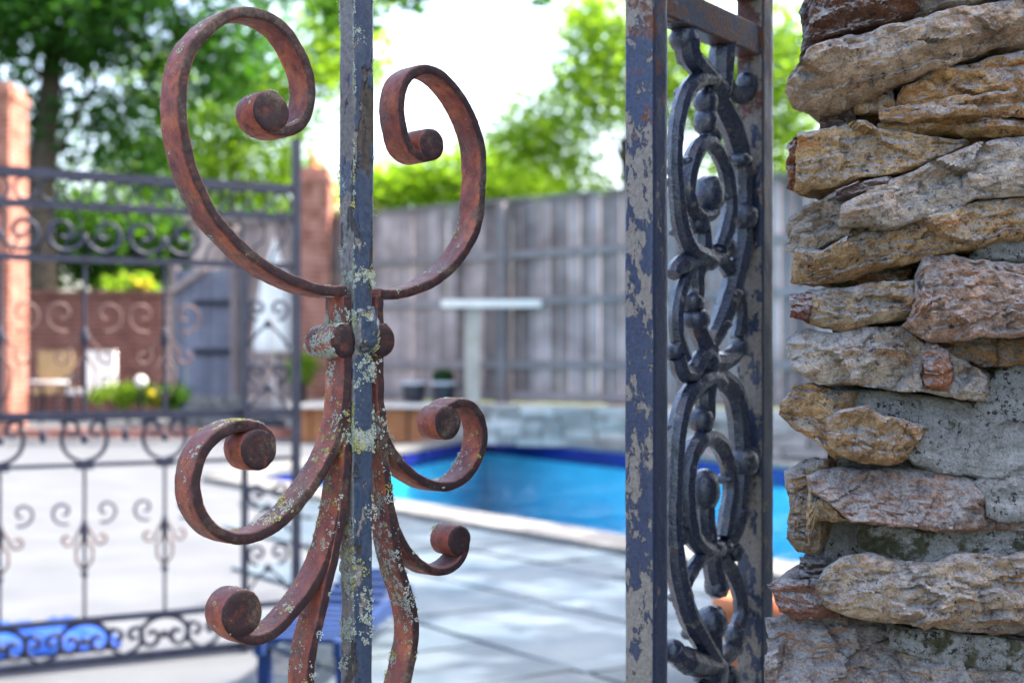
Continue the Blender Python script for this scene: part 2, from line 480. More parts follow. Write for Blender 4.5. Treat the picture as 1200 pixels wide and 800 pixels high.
M['bark'] = mat_simple('dark_bark', (0.03, 0.024, 0.018), (0.085, 0.07, 0.055), 9.0, 0.95, 0.1)
M['palestone'] = mat_simple('pale_wall_stone', (0.30, 0.25, 0.22), (0.48, 0.41, 0.36), 4.0, 0.9, 0.1, rnd=0.35)
M['leaf_dark'] = mat_leaf('dark_green_leaf', (0.011, 0.048, 0.011), (0.055, 0.15, 0.025), 0.5)
M['leaf_mid'] = mat_leaf('mid_green_leaf', (0.024, 0.08, 0.012), (0.09, 0.19, 0.025), 0.55)
M['leaf_bright'] = mat_leaf('bright_green_leaf', (0.085, 0.165, 0.014), (0.25, 0.35, 0.045), 0.62)
M['flower'] = mat_simple('yellow_flower', (0.55, 0.38, 0.02), (0.7, 0.55, 0.05), 12, 0.8, 0.1)
M['globe'] = mat_simple('white_glass_globe', (0.75, 0.72, 0.66), (0.82, 0.8, 0.75), 5, 0.3, 0.5)

def mat_water():
    m = Mat('pool_water')
    v = m.geo((1, 1, 1))
    n = m.noise(v, 1.5, 3, 0.5, 0.8); n2 = m.noise(v, 7, 2, 0.5)
    h = m.math('ADD', n, m.math('MULTIPLY', n2, 0.3))
    bp = m.node('ShaderNodeBump'); bp.inputs['Strength'].default_value = 1.0; bp.inputs['Distance'].default_value = 0.35
    m.l.new(h, bp.inputs['Height'])
    gl = m.node('ShaderNodeBsdfGlossy'); gl.inputs['Roughness'].default_value = 0.02
    m.l.new(bp.outputs[0], gl.inputs['Normal'])
    tr = m.node('ShaderNodeBsdfTransparent'); tr.inputs[0].default_value = (0.21, 0.68, 0.80, 1)
    fr = m.node('ShaderNodeFresnel'); fr.inputs[0].default_value = 1.33
    m.l.new(bp.outputs[0], fr.inputs['Normal'])
    mx = m.node('ShaderNodeMixShader')
    m.l.new(m.math('MULTIPLY', fr.outputs[0], 0.6), mx.inputs[0]); m.l.new(tr.outputs[0], mx.inputs[1]); m.l.new(gl.outputs[0], mx.inputs[2])
    m.l.new(mx.outputs[0], m.n['Material Output'].inputs[0])
    return m.m
M['water'] = mat_water()

# ------------------------------------------------------------------ ground, deck, pool
POOL = [(-0.33, 17.6), (-2.2, 11.54), (3.2, 3.68), (5.5, 7.24), (2.33, 12.9)]
def sheet_with_hole(name, outer, hole, z, mat):
    bm = bmesh.new()
    es = []
    for loop in (outer, hole):
        vs = [bm.verts.new((x, y, z)) for x, y in loop]
        for i in range(len(vs)): es.append(bm.edges.new((vs[i], vs[(i + 1) % len(vs)])))
    bmesh.ops.triangle_fill(bm, use_beauty=True, use_dissolve=False, edges=es, normal=(0, 0, 1))
    me = bpy.data.meshes.new(name); bm.to_mesh(me); bm.free()
    o = link(name, me, mat)
    return tag(o, kind='structure')
def grow(poly, d):
    cx = sum(p[0] for p in poly) / len(poly); cy = sum(p[1] for p in poly) / len(poly)
    return [(x + (x - cx) / math.hypot(x - cx, y - cy) * d, y + (y - cy) / math.hypot(x - cx, y - cy) * d) for x, y in poly]
g = sheet_with_hole('ground', [(-400, -100), (400, -100), (400, 600), (-400, 600)], grow(POOL, 0.4), -0.008, M['earth'])
tag(g, 'green lawn reaching from behind the fence to the horizon', 'ground')
deck = sheet_with_hole('pool_deck', [(-9, -3), (7.5, -3), (7.5, 13.5), (1.9, 17.6), (-1.6, 20.0), (-9, 20.0)], POOL, 0.0, M['concrete'])
tag(deck, 'pale sunlit concrete deck around the blue swimming pool', 'pool deck')

def pool_ring(name, z0, z1, off, mat, parent=None):
    pl = grow(POOL, off); n = len(pl)
    v = [(x, y, z0) for x, y in pl] + [(x, y, z1) for x, y in pl]
    return obj(name, v, [(i, (i + 1) % n, n + (i + 1) % n, n + i) for i in range(n)], mat, parent)
basin = obj('pool_basin', [(x, y, -0.95) for x, y in grow(POOL, 0.01)], [tuple(range(len(POOL)))], M['plaster'])
tag(basin, 'light blue plastered basin of the swimming pool', 'pool', kind='structure')
pool_ring('basin_wall', -0.96, -0.001, 0.006, M['plaster'], basin)
pool_ring('tile_band', -0.17, -0.004, -0.004, M['navy'], basin)
wt = obj('pool_water', [(x, y, -0.10) for x, y in grow(POOL, 0.002)], [tuple(range(len(POOL)))], M['water'])
tag(wt, 'bright blue water of the swimming pool', 'water', kind='structure')

# coping stones round the pool, one block each
def inward(a, b):
    cx = sum(p[0] for p in POOL) / 5; cy = sum(p[1] for p in POOL) / 5
    d = Vector((b[0] - a[0], b[1] - a[1], 0)).normalized(); nrm = Vector((-d.y, d.x, 0))
    if nrm.dot(Vector((cx - a[0], cy - a[1], 0))) < 0: nrm = -nrm
    return d, nrm
for i in range(5):
    a, b = POOL[i], POOL[(i + 1) % 5]
    d, nrm = inward(a, b)
    Lg = math.hypot(b[0] - a[0], b[1] - a[1]); k = max(1, int(Lg / 0.62)); w = Lg / k
    for j in range(k):
        c = Vector((a[0], a[1], 0)) + d * (w * (j + 0.5)) - nrm * 0.155 + Vector((0, 0, 0.022))
        mb = MB(); mb.box(c, (w - 0.012, 0.36, 0.042), (d, nrm, Vector((0, 0, 1))), 0.002)
        mb.build('coping_stone', M['coping'], deck)

# flagstones between the gate and the pool
pd = Vector((0.566, -0.824, 0)); qd = Vector((-0.824, -0.566, 0))
p0 = Vector((-0.785, 9.48, 0))
cnt = 0
row = 0; off = 0.36
while off < 6.6:
    h = random.choice([0.5, 0.62, 0.75])
    s = -3.2 + random.random() * 0.5
    while s < 9:
        w = random.choice([0.5, 0.7, 0.9, 1.1])
        c = p0 + pd * (s + w / 2) + qd * (off + h / 2)
        if c.x > -0.165 * c.y - 0.1 and c.y > 1.9 and c.y < 11.5 and c.x < 2.4:
            mb = MB(); mb.box(c + Vector((0, 0, 0.008 + random.uniform(-.002, .002))), (w - 0.022, h - 0.022, 0.016), (pd, qd, Vector((0, 0, 1))), 0.004)
            mb.build('flagstone', M['flag'], deck); cnt += 1
        s += w
    off += h

# raised terrace at the back left with its brick edging
ter = MB(); ter.box((-5.6, 21.9, 0.058), (7.4, 7.8, 0.112))
tag(ter.build('terrace', M['concrete']), 'low raised terrace with the seating group behind the iron fence', 'terrace', kind='structure')
edge = empty('terrace_edging', (-5.6, 17.93, 0), 'row of red bricks edging the low terrace', 'brick edging')
x = -9.2
while x < -2.0:
    mb = MB(); mb.box((x, 17.93, 0.064), (0.205, 0.1, 0.124), jit=0.004); mb.build('brick', M['brick'], edge)
    x += 0.215

# ------------------------------------------------------------------ wrought-iron scroll gate (foreground)
GP = VPlane((-0.1201, 1.10), (math.cos(R(42)), math.sin(R(42))))
assert (GP.n - GN).length < 1e-5
NEAR = 0.0075; FAR = -0.0175
gate = empty('scroll_gate', (-0.1201, 1.10, 0), 'rusty wrought-iron gate scrolls welded to a peeling blue-grey upright bar', 'gate')
LICH = []   # (position, normal, weight)

def near_sz(px, py):
    o = GP.o + GP.n * NEAR
    pl = VPlane((o.x, o.y), (GP.d.x, GP.d.y))
    t, z = pl.sz(px, py)
    return t, z, o.y + t * GP.d.y

def strip(name, pix, dn, th=0.0086, disc=None, taper=None, dens=0.3):
    pts = [near_sz(*p)[:2] for p in pix]
    cl = catmull(pts, 0.0016)
    n0 = NEAR + dn; n1 = FAR - dn * 0.5
    # cross-section: rounded rectangle, (a across thickness, n along width)
    rad = 0.0019; hw = (n0 - n1) / 2; nc = (n0 + n1) / 2
    sec = []
    for cx, cy, a0 in ((1, 1, 0), (-1, 1, 90), (-1, -1, 180), (1, -1, 270)):
        for k in range(4):
            an = R(a0 + 30 * k)
            sec.append((cx, cy, math.cos(an), math.sin(an)))
    V = []; F = []
    ns = len(sec)
    CLv = np.array(cl)
    for i, p in enumerate(cl):
        t = CLv[min(i + 1, len(cl) - 1)] - CLv[max(i - 1, 0)]; t = t / (np.linalg.norm(t) + 1e-12)
        nn = np.array([-t[1], t[0]])
        tt = th / 2 * (taper(i / (len(cl) - 1)) if taper else 1)
        for cx, cy, ca, sa in sec:
            a = cx * (tt - rad) + ca * rad; b = nc + cy * (hw - rad) + sa * rad
            q = GP.w(p[0] + nn[0] * a, p[1] + nn[1] * a, b)
            V.append(q)
        if i % 1 == 0:
            for sgn in (1, -1):
                for k in range(4):
                    b = nc + random.uniform(-hw, hw) * 0.9
                    q = GP.w(p[0] + nn[0] * tt * sgn, p[1] + nn[1] * tt * sgn, b)
                    nrm = (GP.d * (nn[0] * sgn) + Vector((0, 0, nn[1] * sgn)))
                    LICH.append((q, nrm, p[0], dens, i / len(cl), name))
            a = random.uniform(-1, 1) * tt * 0.8
            LICH.append((GP.w(p[0] + nn[0] * a, p[1] + nn[1] * a, n0), GP.n.copy(), p[0], dens * 0.5, i / len(cl), name))
    m = len(cl)
    for i in range(m - 1):
        for k in range(ns):
            F.append((i * ns + k, i * ns + (k + 1) % ns, (i + 1) * ns + (k + 1) % ns, (i + 1) * ns + k))
    F.append(tuple(range(ns))[::-1]); F.append(tuple((m - 1) * ns + k for k in range(ns)))
    if disc:
        dx, dy, rp = disc
        t, z, D = near_sz(dx, dy); Rr = rp * D / FPX
        b = len(V); seg = 48
        prof = [(0, n0 + 0.0002), (Rr * 0.55, n0 + 0.0003), (Rr - 0.0022, n0 + 0.0005), (Rr - 0.0007, n0 - 0.0003), (Rr, n0 - 0.0018), (Rr * 1.01, n0 * 0.4 + n1 * 0.6), (Rr, n1 + 0.0018), (Rr - 0.0022, n1 - 0.0004)]
        for r_, nn_ in prof[1:]:
            for k in range(seg):
                an = 2 * math.pi * k / seg
                V.append(GP.w(t + r_ * math.cos(an), z + r_ * math.sin(an), nn_))
        for i in range(len(prof) - 2):
            for k in range(seg):
                F.append((b + i * seg + k, b + (i + 1) * seg + k, b + (i + 1) * seg + (k + 1) % seg, b + i * seg + (k + 1) % seg))
        F.append(tuple(b + k for k in range(seg))); F.append(tuple(b + (len(prof) - 2) * seg + k for k in range(seg))[::-1])
        for k in range(160):
            an = random.uniform(0, 6.283)
            LICH.append((GP.w(t + Rr * math.cos(an), z + Rr * math.sin(an), random.uniform(n1, n0)), GP.d * math.cos(an) + Vector((0, 0, math.sin(an))), t, dens * 0.5, 0, name))
    A = np.array([tuple(q) for q in V])
    nz = np.stack([fbm(A * 90, 3, 5), fbm(A * 90, 3, 9), fbm(A * 90, 3, 15)], 1) * 0.00055
    nz += np.stack([vnoise(A * 420, 25), vnoise(A * 420, 29), vnoise(A * 420, 35)], 1) * 0.00016
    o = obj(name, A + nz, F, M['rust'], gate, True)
    return o

S1 = [(314, 149.5), (327, 153.5), (341, 152.5), (352, 147), (359, 138), (363.5, 125), (365.5, 107), (363, 87), (356, 67), (345, 46), (330, 29), (310, 17.5), (290, 14.5), (270, 18), (253, 28), (240, 40), (226, 58), (217.5, 80), (214, 107), (214, 135), (217, 160), (222, 183), (229, 206), (240, 230), (252, 252), (270, 274), (295, 298), (320, 316), (345, 329), (370, 338), (390, 341), (407, 341)]
strip('scroll', S1, 0.0000, disc=(318, 131, 25.5), dens=0.22)
S2 = [(479, 169), (475, 157), (472, 144), (470, 124), (472, 108), (478, 93), (488, 84), (502, 81), (518, 87.5), (534, 103), (548, 123.5), (558, 146), (565, 172), (567, 200), (566, 216), (565, 232), (563, 256), (556, 278), (542, 301), (524, 320), (502, 334), (480, 342), (460, 345), (446, 344)]
strip('scroll', [(509, 181), (499, 184), (489, 181), (483, 176)] + S2, 0.0002, th=0.0080, disc=(506, 169, 19), dens=0.25)
S3 = [(318, 514), (311, 505), (302.5, 501), (289, 498), (273, 501), (257.5, 510), (244, 523), (235, 540), (230.5, 560), (230.5, 578), (235, 596), (244, 612), (257.5, 624), (280, 631), (302.5, 628), (325, 616.5), (345, 599), (363, 577), (379, 554), (392, 530), (400, 507), (405, 480), (407, 455), (408, 430), (408, 400), (408, 370), (407.5, 346)]
strip('scroll', [(319, 527)] + S3, -0.0002, disc=(303.5, 526, 25.5), dens=1.0)
S4 = [(270, 731), (278.5, 742.5), (294, 749.5), (310, 748), (330, 736), (348, 716.5), (364, 696), (377, 674), (386, 653), (394, 628), (400, 600), (404.5, 570), (407, 540), (408.5, 505), (409, 470)]
strip('scroll', [(268, 722)] + S4, -0.0005, th=0.0084, disc=(284, 719, 28.5), dens=1.0)
LEGL = [(408, 520), (406.5, 550), (404, 580), (400.5, 610), (396, 635), (391, 660), (385, 685), (380, 709), (373, 737), (367.5, 759), (364.5, 782), (364, 802), (368, 840), (378, 875), (392, 905), (404, 930)]
strip('stem', LEGL, 0.0003, th=0.0082, dens=0.7)
S5 = [(523, 483), (529, 477), (538, 472), (548, 472.5), (557, 478), (565, 490), (568.5, 508), (565.5, 530), (556, 550), (542, 563.5), (526, 570), (510, 569), (494, 562), (478, 550), (466, 536), (454, 516), (449, 495), (447, 470), (446, 440), (446, 400), (446, 370), (446, 346)]
strip('scroll', S5, 0.0000, th=0.0078, disc=(525, 495, 20.5), dens=0.5)
S6 = [(549.5, 632), (547, 645), (542, 656), (534, 664), (524, 669), (511, 669.5), (500, 664.5), (490, 657), (478, 643), (468, 624), (461, 600), (456, 570), (452, 540), (449, 510), (447.5, 480)]
strip('scroll', S6, -0.0003, th=0.0072, disc=(539, 633, 18.5), dens=0.5)
LEGR = [(448, 480), (449.5, 510), (452.5, 545), (457, 585), (462, 622), (466, 648), (471, 668), (478, 690), (484, 711), (487.5, 732), (487, 753), (483, 774), (478, 797), (470, 822), (460, 850), (450, 885), (444, 915)]
strip('stem', LEGR, 0.0004, th=0.0080, dens=1.1)

# collar knobs: short rods across the stems
def knob(px, py, rp, n0, n1):
    t, z, D = near_sz(px, py); Rr = rp * D / FPX; seg = 40
    V = []; F = []
    prof = [(Rr * 0.5, n0 + 0.0004), (Rr - 0.0018, n0 + 0.0002), (Rr - 0.0004, n0 - 0.0008), (Rr, n0 - 0.0022), (Rr * 1.03, (n0 + n1) / 2), (Rr, n1 + 0.002), (Rr - 0.0018, n1)]
    for r_, q in prof:
        for k in range(seg):
            an = 2 * math.pi * k / seg
            V.append(GP.w(t + r_ * math.cos(an), z + r_ * math.sin(an), q))
    for i in range(len(prof) - 1):
        for k in range(seg):
            F.append((i * seg + k, (i + 1) * seg + k, (i + 1) * seg + (k + 1) % seg, i * seg + (k + 1) % seg))
    F.append(tuple(range(seg))); F.append(tuple((len(prof) - 1) * seg + k for k in range(seg))[::-1])
    A = np.array([tuple(q) for q in V]); A += np.stack([fbm(A * 100, 3, 5), fbm(A * 100, 3, 9), fbm(A * 100, 3, 15)], 1) * 0.0008
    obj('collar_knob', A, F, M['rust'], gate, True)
    for k in range(260):
        an = random.uniform(1.0, 5.0)
        LICH.append((GP.w(t + Rr * math.cos(an), z + Rr * math.sin(an), random.uniform(n1, n0)), GP.d * math.cos(an) + Vector((0, 0, math.sin(an))), -0.01, 1.6, 0.5, 'knob'))
knob(404, 399, 20.5, 0.0082, -0.0170)
knob(404, 400, 18.5, -0.0182, -0.030)
knob(447, 398, 20.0, 0.0086, -0.0170)

# upright square bar with rounded arrises
def square_bar(name, plane, s, half, z0, z1, mat, parent, seg=180, amp=0.0005, n=0.0, bump=None, rad=0.0025):
    V = []; F = []; sec = []
    for cx, cy, a0 in ((1, 1, 0), (-1, 1, 90), (-1, -1, 180), (1, -1, 270)):
        for k in range(3):
            an = R(a0 + 45 * k); sec.append((cx * (half - rad) + math.cos(an) * rad, cy * (half - rad) + math.sin(an) * rad))
        # points along the face
        nx = {0: (0, 1), 90: (-1, 0), 180: (0, -1), 270: (1, 0)}[a0]
    dense = []
    for i in range(len(sec)):
        a = np.array(sec[i]); b = np.array(sec[(i + 1) % len(sec)])
        k = 5 if np.linalg.norm(b - a) > rad * 1.3 else 1
        for j in range(k): dense.append(a + (b - a) * j / k)
    ns = len(dense)
    for i in range(seg + 1):
        z = z0 + (z1 - z0) * i / seg
        for a, b in dense:
            V.append(plane.w(s + a, z, n + b))
        if i < seg:
            for k in range(ns):
                F.append((i * ns + k, i * ns + (k + 1) % ns, (i + 1) * ns + (k + 1) % ns, (i + 1) * ns + k))
    F.append(tuple(range(ns))[::-1]); F.append(tuple(seg * ns + k for k in range(ns)))
    A = np.array([tuple(q) for q in V])
    A += np.stack([fbm(A * (60, 60, 35), 4, 41), fbm(A * (60, 60, 35), 4, 43), fbm(A * (60, 60, 35), 2, 47)], 1) * amp
    if bump is not None: A = bump(A)
    return obj(name, A, F, mat, parent, True)
_, zp, _ = near_sz(420, 318)
def peel(A):
    # thick old paint above the break, bare bar below
    c = np.array([GP.o.x, GP.o.y])
    brk = zp + 0.006 * fbm(np.stack([A[:, 0] * 160, A[:, 1] * 160, A[:, 2] * 0], 1), 2, 3)
    f = np.where(A[:, 2] > brk, 1.02, 0.94)
    A[:, 0] = c[0] + (A[:, 0] - c[0]) * f; A[:, 1] = c[1] + (A[:, 1] - c[1]) * f
    return A
square_bar('upright_bar', GP, 0, 0.0097, 0.55, 1.42, M['bar'], gate, 620, 0.0009, bump=peel)
square_bar('upright_bar', GP, 0, 0.0092, 0.0, 0.549, M['bar'], gate, 60, 0.0006)
square_bar('upright_bar', GP, 0, 0.0097, 1.421, 2.1, M['bar'], gate, 60, 0.0006)
# lumpy weld over the bar at the collar
mb = MB()
t, z, D = near_sz(428, 387)
mb.sphere((0, 0, 0), 1.0, 40, 28)
A = np.array(mb.v)
A = np.sign(A) * np.abs(A) ** 0.62
c = GP.w(0.0035, z, 0.0005)
A2 = np.stack([c.x + (GP.d.x * A[:, 0] * 0.0125 + GP.n.x * A[:, 1] * 0.0135), c.y + (GP.d.y * A[:, 0] * 0.0125 + GP.n.y * A[:, 1] * 0.0135), c.z + A[:, 2] * 0.0185], 1)
A2 += np.stack([fbm(A2 * 170, 3, 61), fbm(A2 * 170, 3, 63), fbm(A2 * 170, 3, 67)], 1) * 0.0042
obj('weld_lump', A2, mb.f, M['bar'], gate, True)
for i in range(len(A2)):
    v = A2[i]; nv = Vector(v) - Vector(c); nv.normalize()
    LICH.append((Vector(v), nv, 0, 1.1, 0.5, 'weld'))
for k in range(5200):
    z = random.uniform(0.70, 1.25); u = random.uniform(-0.0094, 0.0094)
    side = random.random() < 0.6
    q = GP.w(-0.0094, z, u) if side else GP.w(u, z, 0.0094)
    LICH.append((q, -GP.d if side else GP.n.copy(), 0, (1.2 if side else 0.55), 0.5, 'bar'))
for k in range(500):
    z = random.uniform(0.86, 1.02); u = random.uniform(-0.0094, 0.0094)
    LICH.append((GP.w(u, z, 0.0094), GP.n.copy(), 0, 1.5, 0.5, 'bar'))

def scatter_lichen(parent, cands, n_clusters, seed):
    r = random.Random(seed)
    pool = []
    for q, nrm, t, dens, u, nm in cands:
        w = dens
        cl = float(fbm(np.array([[q.x * 55, q.y * 55, q.z * 55]]), 2, 77)[0])
        w *= max(0.0, 0.5 + cl * 1.9) ** 1.5
        if nm == 'scroll':
            w *= (0.12 + 0.9 * max(0, nrm.z)) if abs(t) > 0.03 else (1.1 if abs(nrm.z) < 0.7 else 0.8)
        if w > 0.004: pool.append((q, nrm, w))
    ws = [p[2] for p in pool]
    bufs = {'lich_grey': MB(), 'lich_yel': MB()}
    def blob(b, q, nrm, rr):
        a = nrm.orthogonal().normalized(); c2 = nrm.cross(a); k = r.choice((5, 6, 7)); ph = r.random() * 6.28
        v = [q + nrm * (rr * 0.42)]
        for i in range(k):
            an = ph + 6.283 * i / k; q2 = rr * r.uniform(0.65, 1.2)
            v.append(q + (a * math.cos(an) + c2 * math.sin(an)) * q2 - nrm * 0.0002)
        mid = []
        for i in range(k):
            an = ph + 6.283 * i / k; q2 = rr * r.uniform(0.45, 0.75)
            mid.append(q + (a * math.cos(an) + c2 * math.sin(an)) * q2 + nrm * (rr * r.uniform(0.25, 0.6)))
        v += mid
        f = [(0, 1 + k + i, 1 + k + (i + 1) % k) for i in range(k)] + [(1 + i, 1 + (i + 1) % k, 1 + k + (i + 1) % k, 1 + k + i) for i in range(k)]
        b.add(v, f)
    for q, nrm, w in r.choices(pool, ws, k=n_clusters):
        yel = fbm(np.array([[q.x * 30 + 9, q.y * 30, q.z * 30]]), 2, 99)[0] > 0.12
        b = bufs['lich_yel' if (yel and r.random() < 0.6) or r.random() < 0.10 else 'lich_grey']
        big = r.random()
        if big < 0.62:
            blob(b, q, nrm, r.uniform(0.00028, 0.0008))
        else:
            a = nrm.orthogonal().normalized(); c2 = nrm.cross(a)
            R0 = r.uniform(0.0006, 0.0022) if big < 0.93 else r.uniform(0.002, 0.0036)
            if big > 0.988: R0 = r.uniform(0.0035, 0.0058)
            for i in range(int(4 + (R0 / 0.0036) ** 1.6 * 26)):
                an = r.random() * 6.28; rr = R0 * r.random() ** (0.5 if R0 < 0.003 else 0.3) * (1 + 0.25 * math.sin(an * 3 + R0 * 9e3))
                blob(b, q + (a * math.cos(an) + c2 * math.sin(an)) * rr, nrm, r.uniform(0.0003, 0.0008))
    for k, b in bufs.items():
        if b.v: tag(b.build('lichen', M[k], parent), kind='stuff')
scatter_lichen(gate, LICH, 9500, 5)

# ------------------------------------------------------------------ cast-iron panel post (middle right)
AX = (0.1182, 1.25)
PP = VPlane(AX, (0.566, 0.824))
SL = 0.2246
panel = empty('cast_iron_post', (AX[0] + 0.06, AX[1] + 0.09, 0), 'openwork cast-iron post with flaking slate frame beside the stone wall', 'gate post')
square_bar('frame_upright', PP, 0, 0.0140, 0, 1.75, M['frame'], panel, 420, 0.0006, rad=0.0018)
square_bar('frame_upright', PP, SL, 0.0140, 0, 1.75, M['frame'], panel, 420, 0.0006, rad=0.0018)
def pbox(name, s0, s1, z0, z1, hn, mat):
    mb = MB()
    mb.box(PP.w((s0 + s1) / 2, (z0 + z1) / 2, 0), (s1 - s0, hn * 2, z1 - z0), (PP.d, PP.n, Vector((0, 0, 1))))
    o = mb.build(name, mat, panel)
    bv = o.modifiers.new('bevel', 'BEVEL'); bv.width = 0.002; bv.segments = 2
    return o
ib0, ib1 = 0.0142, SL - 0.0142
pbox('crossbeam', ib0, ib1, 1.256, 1.286, 0.0125, M['frame'])
pbox('crossbeam', ib0, ib1, 1.312, 1.340, 0.0125, M['frame'])
pbox('crossbeam', ib0, ib1, 0.12, 0.15, 0.0125, M['frame'])

def arc(pix, rp, name='scroll_arc', dn=0.0, dz=0.0):
    pts = [PP.sz(x, y) for x, y in pix]
    cl = catmull(pts, 0.0028)
    Dm = PP.D(pix[len(pix) // 2][0])
    n = len(cl)
    if hasattr(rp, '__len__'): rad = [np.interp(i / (n - 1), np.linspace(0, 1, len(rp)), rp) * Dm / FPX for i in range(n)]
    else: rad = [rp * Dm / FPX] * n
    rad = [r_ * 1.42 for r_ in rad]
    mb = MB(); mb.tube([PP.w(p[0], p[1] + dz, dn) for p in cl], rad, 8, True, PP.n)
    A = np.array(mb.v)
    A += np.stack([fbm(A * 130, 3, 51), fbm(A * 130, 3, 53), fbm(A * 130, 3, 57)], 1) * 0.0008
    o = obj(name, A, mb.f, M['cast'], panel, True)
    o.data.set_sharp_from_angle(angle=R(34))
    return o
def bead(px, py, rp, name='bead', sc=(1, 1, 1), dn=0.0, dz=0.0):
    s_, z_ = PP.sz(px, py); r_ = 1.18 * rp * PP.D(px) / FPX
    mb = MB(); mb.sphere((0, 0, 0), 1.0, 18, 12)
    A = np.array(mb.v); A = np.sign(A) * np.abs(A) ** 0.85
    c = PP.w(s_, z_ + dz, dn)
    B = np.stack([c.x + PP.d.x * A[:, 0] * r_ * sc[0] + PP.n.x * A[:, 1] * r_ * sc[1], c.y + PP.d.y * A[:, 0] * r_ * sc[0] + PP.n.y * A[:, 1] * r_ * sc[1], c.z + A[:, 2] * r_ * sc[2]], 1)
    B += np.stack([fbm(B * 150, 3, 51), fbm(B * 150, 3, 53), fbm(B * 150, 3, 57)], 1) * 0.0016
    return obj(name, B, mb.f, M['cast'], panel, True)

# top leaf
arc([(848, 50), (846, 70), (846, 92), (844, 112)], [11, 11.5, 10, 9], 'stem')
arc([(802, 48), (806, 66), (820, 82), (836, 100), (844, 116)], [12, 10, 9, 8.5, 8], 'leaf_curl', 0.002)
bead(801, 45, 14); bead(806, 64, 12)
arc([(848, 88), (854, 104), (864, 112), (873, 110), (876, 99)], [8, 7, 7, 7.5, 8], 'leaf_curl')
bead(875, 97, 10)
# upper oval
arc([(846, 106), (830, 94), (813, 95), (798, 112), (790, 140), (787, 168), (787, 200), (789, 230), (793, 262), (803, 290), (822, 303)], [6, 7.5, 8, 8, 7.5, 7, 7, 7.5, 8, 8.5, 9], 'scroll_arc', 0.004)
arc([(836, 102), (847, 122), (858, 145), (867, 172), (872, 200), (873, 228), (872, 255), (872, 282), (867, 308), (859, 340), (850, 368), (840, 392), (830, 410)], [7, 9.5, 10.5, 10, 9, 8.5, 9, 10, 10, 9.5, 9, 8, 7], 'scroll_arc', -0.002)
bead(866, 187, 11.5, sc=(1, 1.15, 0.6)); bead(871, 254, 14)
bead(827, 120, 12); bead(827, 143, 12, sc=(1, 1, 1.2)); bead(835, 160, 9)
arc([(828, 104), (827, 122), (828, 146), (828, 166)], [6, 7, 7, 7], 'stem', 0.001)
arc([(840, 292), (847, 272), (852, 247), (850, 215), (842, 187), (828, 168), (813, 176), (804, 202), (802, 228), (808, 246), (822, 254), (834, 246)], [7, 8, 7.5, 7.5, 7, 7, 7.5, 8, 8, 7.5, 7, 6], 'spiral', 0.003)
bead(831, 227, 16, 'spiral_eye', (1, 0.9, 1.15))
bead(817, 259, 12.5); arc([(820, 250), (823, 275), (822, 300)], [8, 8, 10], 'stem')
bead(852, 291, 10); bead(843, 293, 9)
arc([(822, 303), (806, 306), (792, 313), (786, 322)], [10, 8, 9, 6], 'leaf_curl', 0.002)
arc([(822, 300), (838, 302), (850, 294)], [10, 8, 7], 'leaf_curl', 0.0)
# neck
arc([(820, 304), (815, 322), (816, 340), (814, 360), (816, 380), (824, 400), (830, 416)], [9, 8.5, 7.5, 8, 8, 9, 9], 'stem')
bead(810, 354, 11.5, sc=(1.05, 1.1, 0.9)); bead(814, 374, 14, sc=(1.1, 1.1, 0.8))
# clasp
arc([(830, 410), (816, 422), (808, 436), (796, 436), (790, 418)], [8, 8, 8, 8, 7], 'leaf_curl', 0.003)
bead(790, 412, 9)
arc([(830, 424), (846, 424), (860, 416), (867, 404)], [8, 9, 8, 7], 'leaf_curl', -0.001)
bead(866, 407, 9.5)
bead(829, 425, 15, 'clasp', (1.1, 0.9, 0.8))
# lower oval
arc([(842, 450), (832, 442), (817, 447), (799, 468), (790, 500), (787, 540), (785, 585), (785, 630), (790, 676), (802, 720), (818, 750), (832, 772)], [7, 8, 8.5, 8.5, 8, 7.5, 8, 9, 9.5, 9.5, 9.5, 9], 'scroll_arc', 0.004)
arc([(834, 436), (848, 444), (861, 460), (867, 485), (869, 512), (870, 542), (868, 575), (865, 606), (857, 630), (847, 642)], [7, 9, 10, 10, 9.5, 10, 10.5, 9.5, 9, 8], 'scroll_arc', -0.002)
bead(870, 541, 15.5); bead(860, 646, 9.5)
arc([(833, 440), (826, 462), (827, 482), (824, 504)], [8, 9.5, 9, 8], 'stem')
bead(821, 492, 13)
arc([(845, 628), (849, 600), (853, 572), (848, 540), (838, 518), (824, 512), (810, 524), (802, 548), (800, 576), (802, 604), (808, 628), (822, 643), (840, 642)], [7.5, 8, 7.5, 8, 8, 8, 8.5, 8.5, 8.5, 8.5, 8, 8, 8], 'spiral', 0.003)
bead(825, 574, 17, 'spiral_eye', (1, 0.9, 1.25)); arc([(826, 580), (826, 604), (830, 640)], [10, 8.5, 9], 'stem')
bead(796, 627, 10)
arc([(834, 640), (835, 662), (840, 684)], [9, 8.5, 10], 'drop'); bead(840, 686, 12.5)
# bottom flower
bead(834, 730, 16.5, 'petal', (1, 0.9, 1.1)); bead(860, 744, 10.5); arc([(838, 778), (848, 768), (857, 760), (861, 748)], [9, 9, 8, 8], 'leaf_curl')
arc([(834, 780), (812, 776), (794, 770), (786, 760)], [10, 11, 12, 8], 'leaf_curl', 0.003); bead(788, 762, 12, 'leaf_tip'); bead(833, 788, 17, 'clasp', (1.4, 0.9, 1)); bead(852, 795, 14)
arc([(833, 740), (833, 790), (833, 840), (828, 900), (833, 960)], [10, 11, 10, 9, 9], 'stem')
arc([(836, 800), (812, 812), (796, 850), (790, 900), (796, 960), (825, 1010)], 8.5, 'scroll_arc', 0.004)
arc([(836, 800), (858, 820), (868, 860), (870, 910), (862, 970), (840, 1010)], 9.5, 'scroll_arc', -0.002)

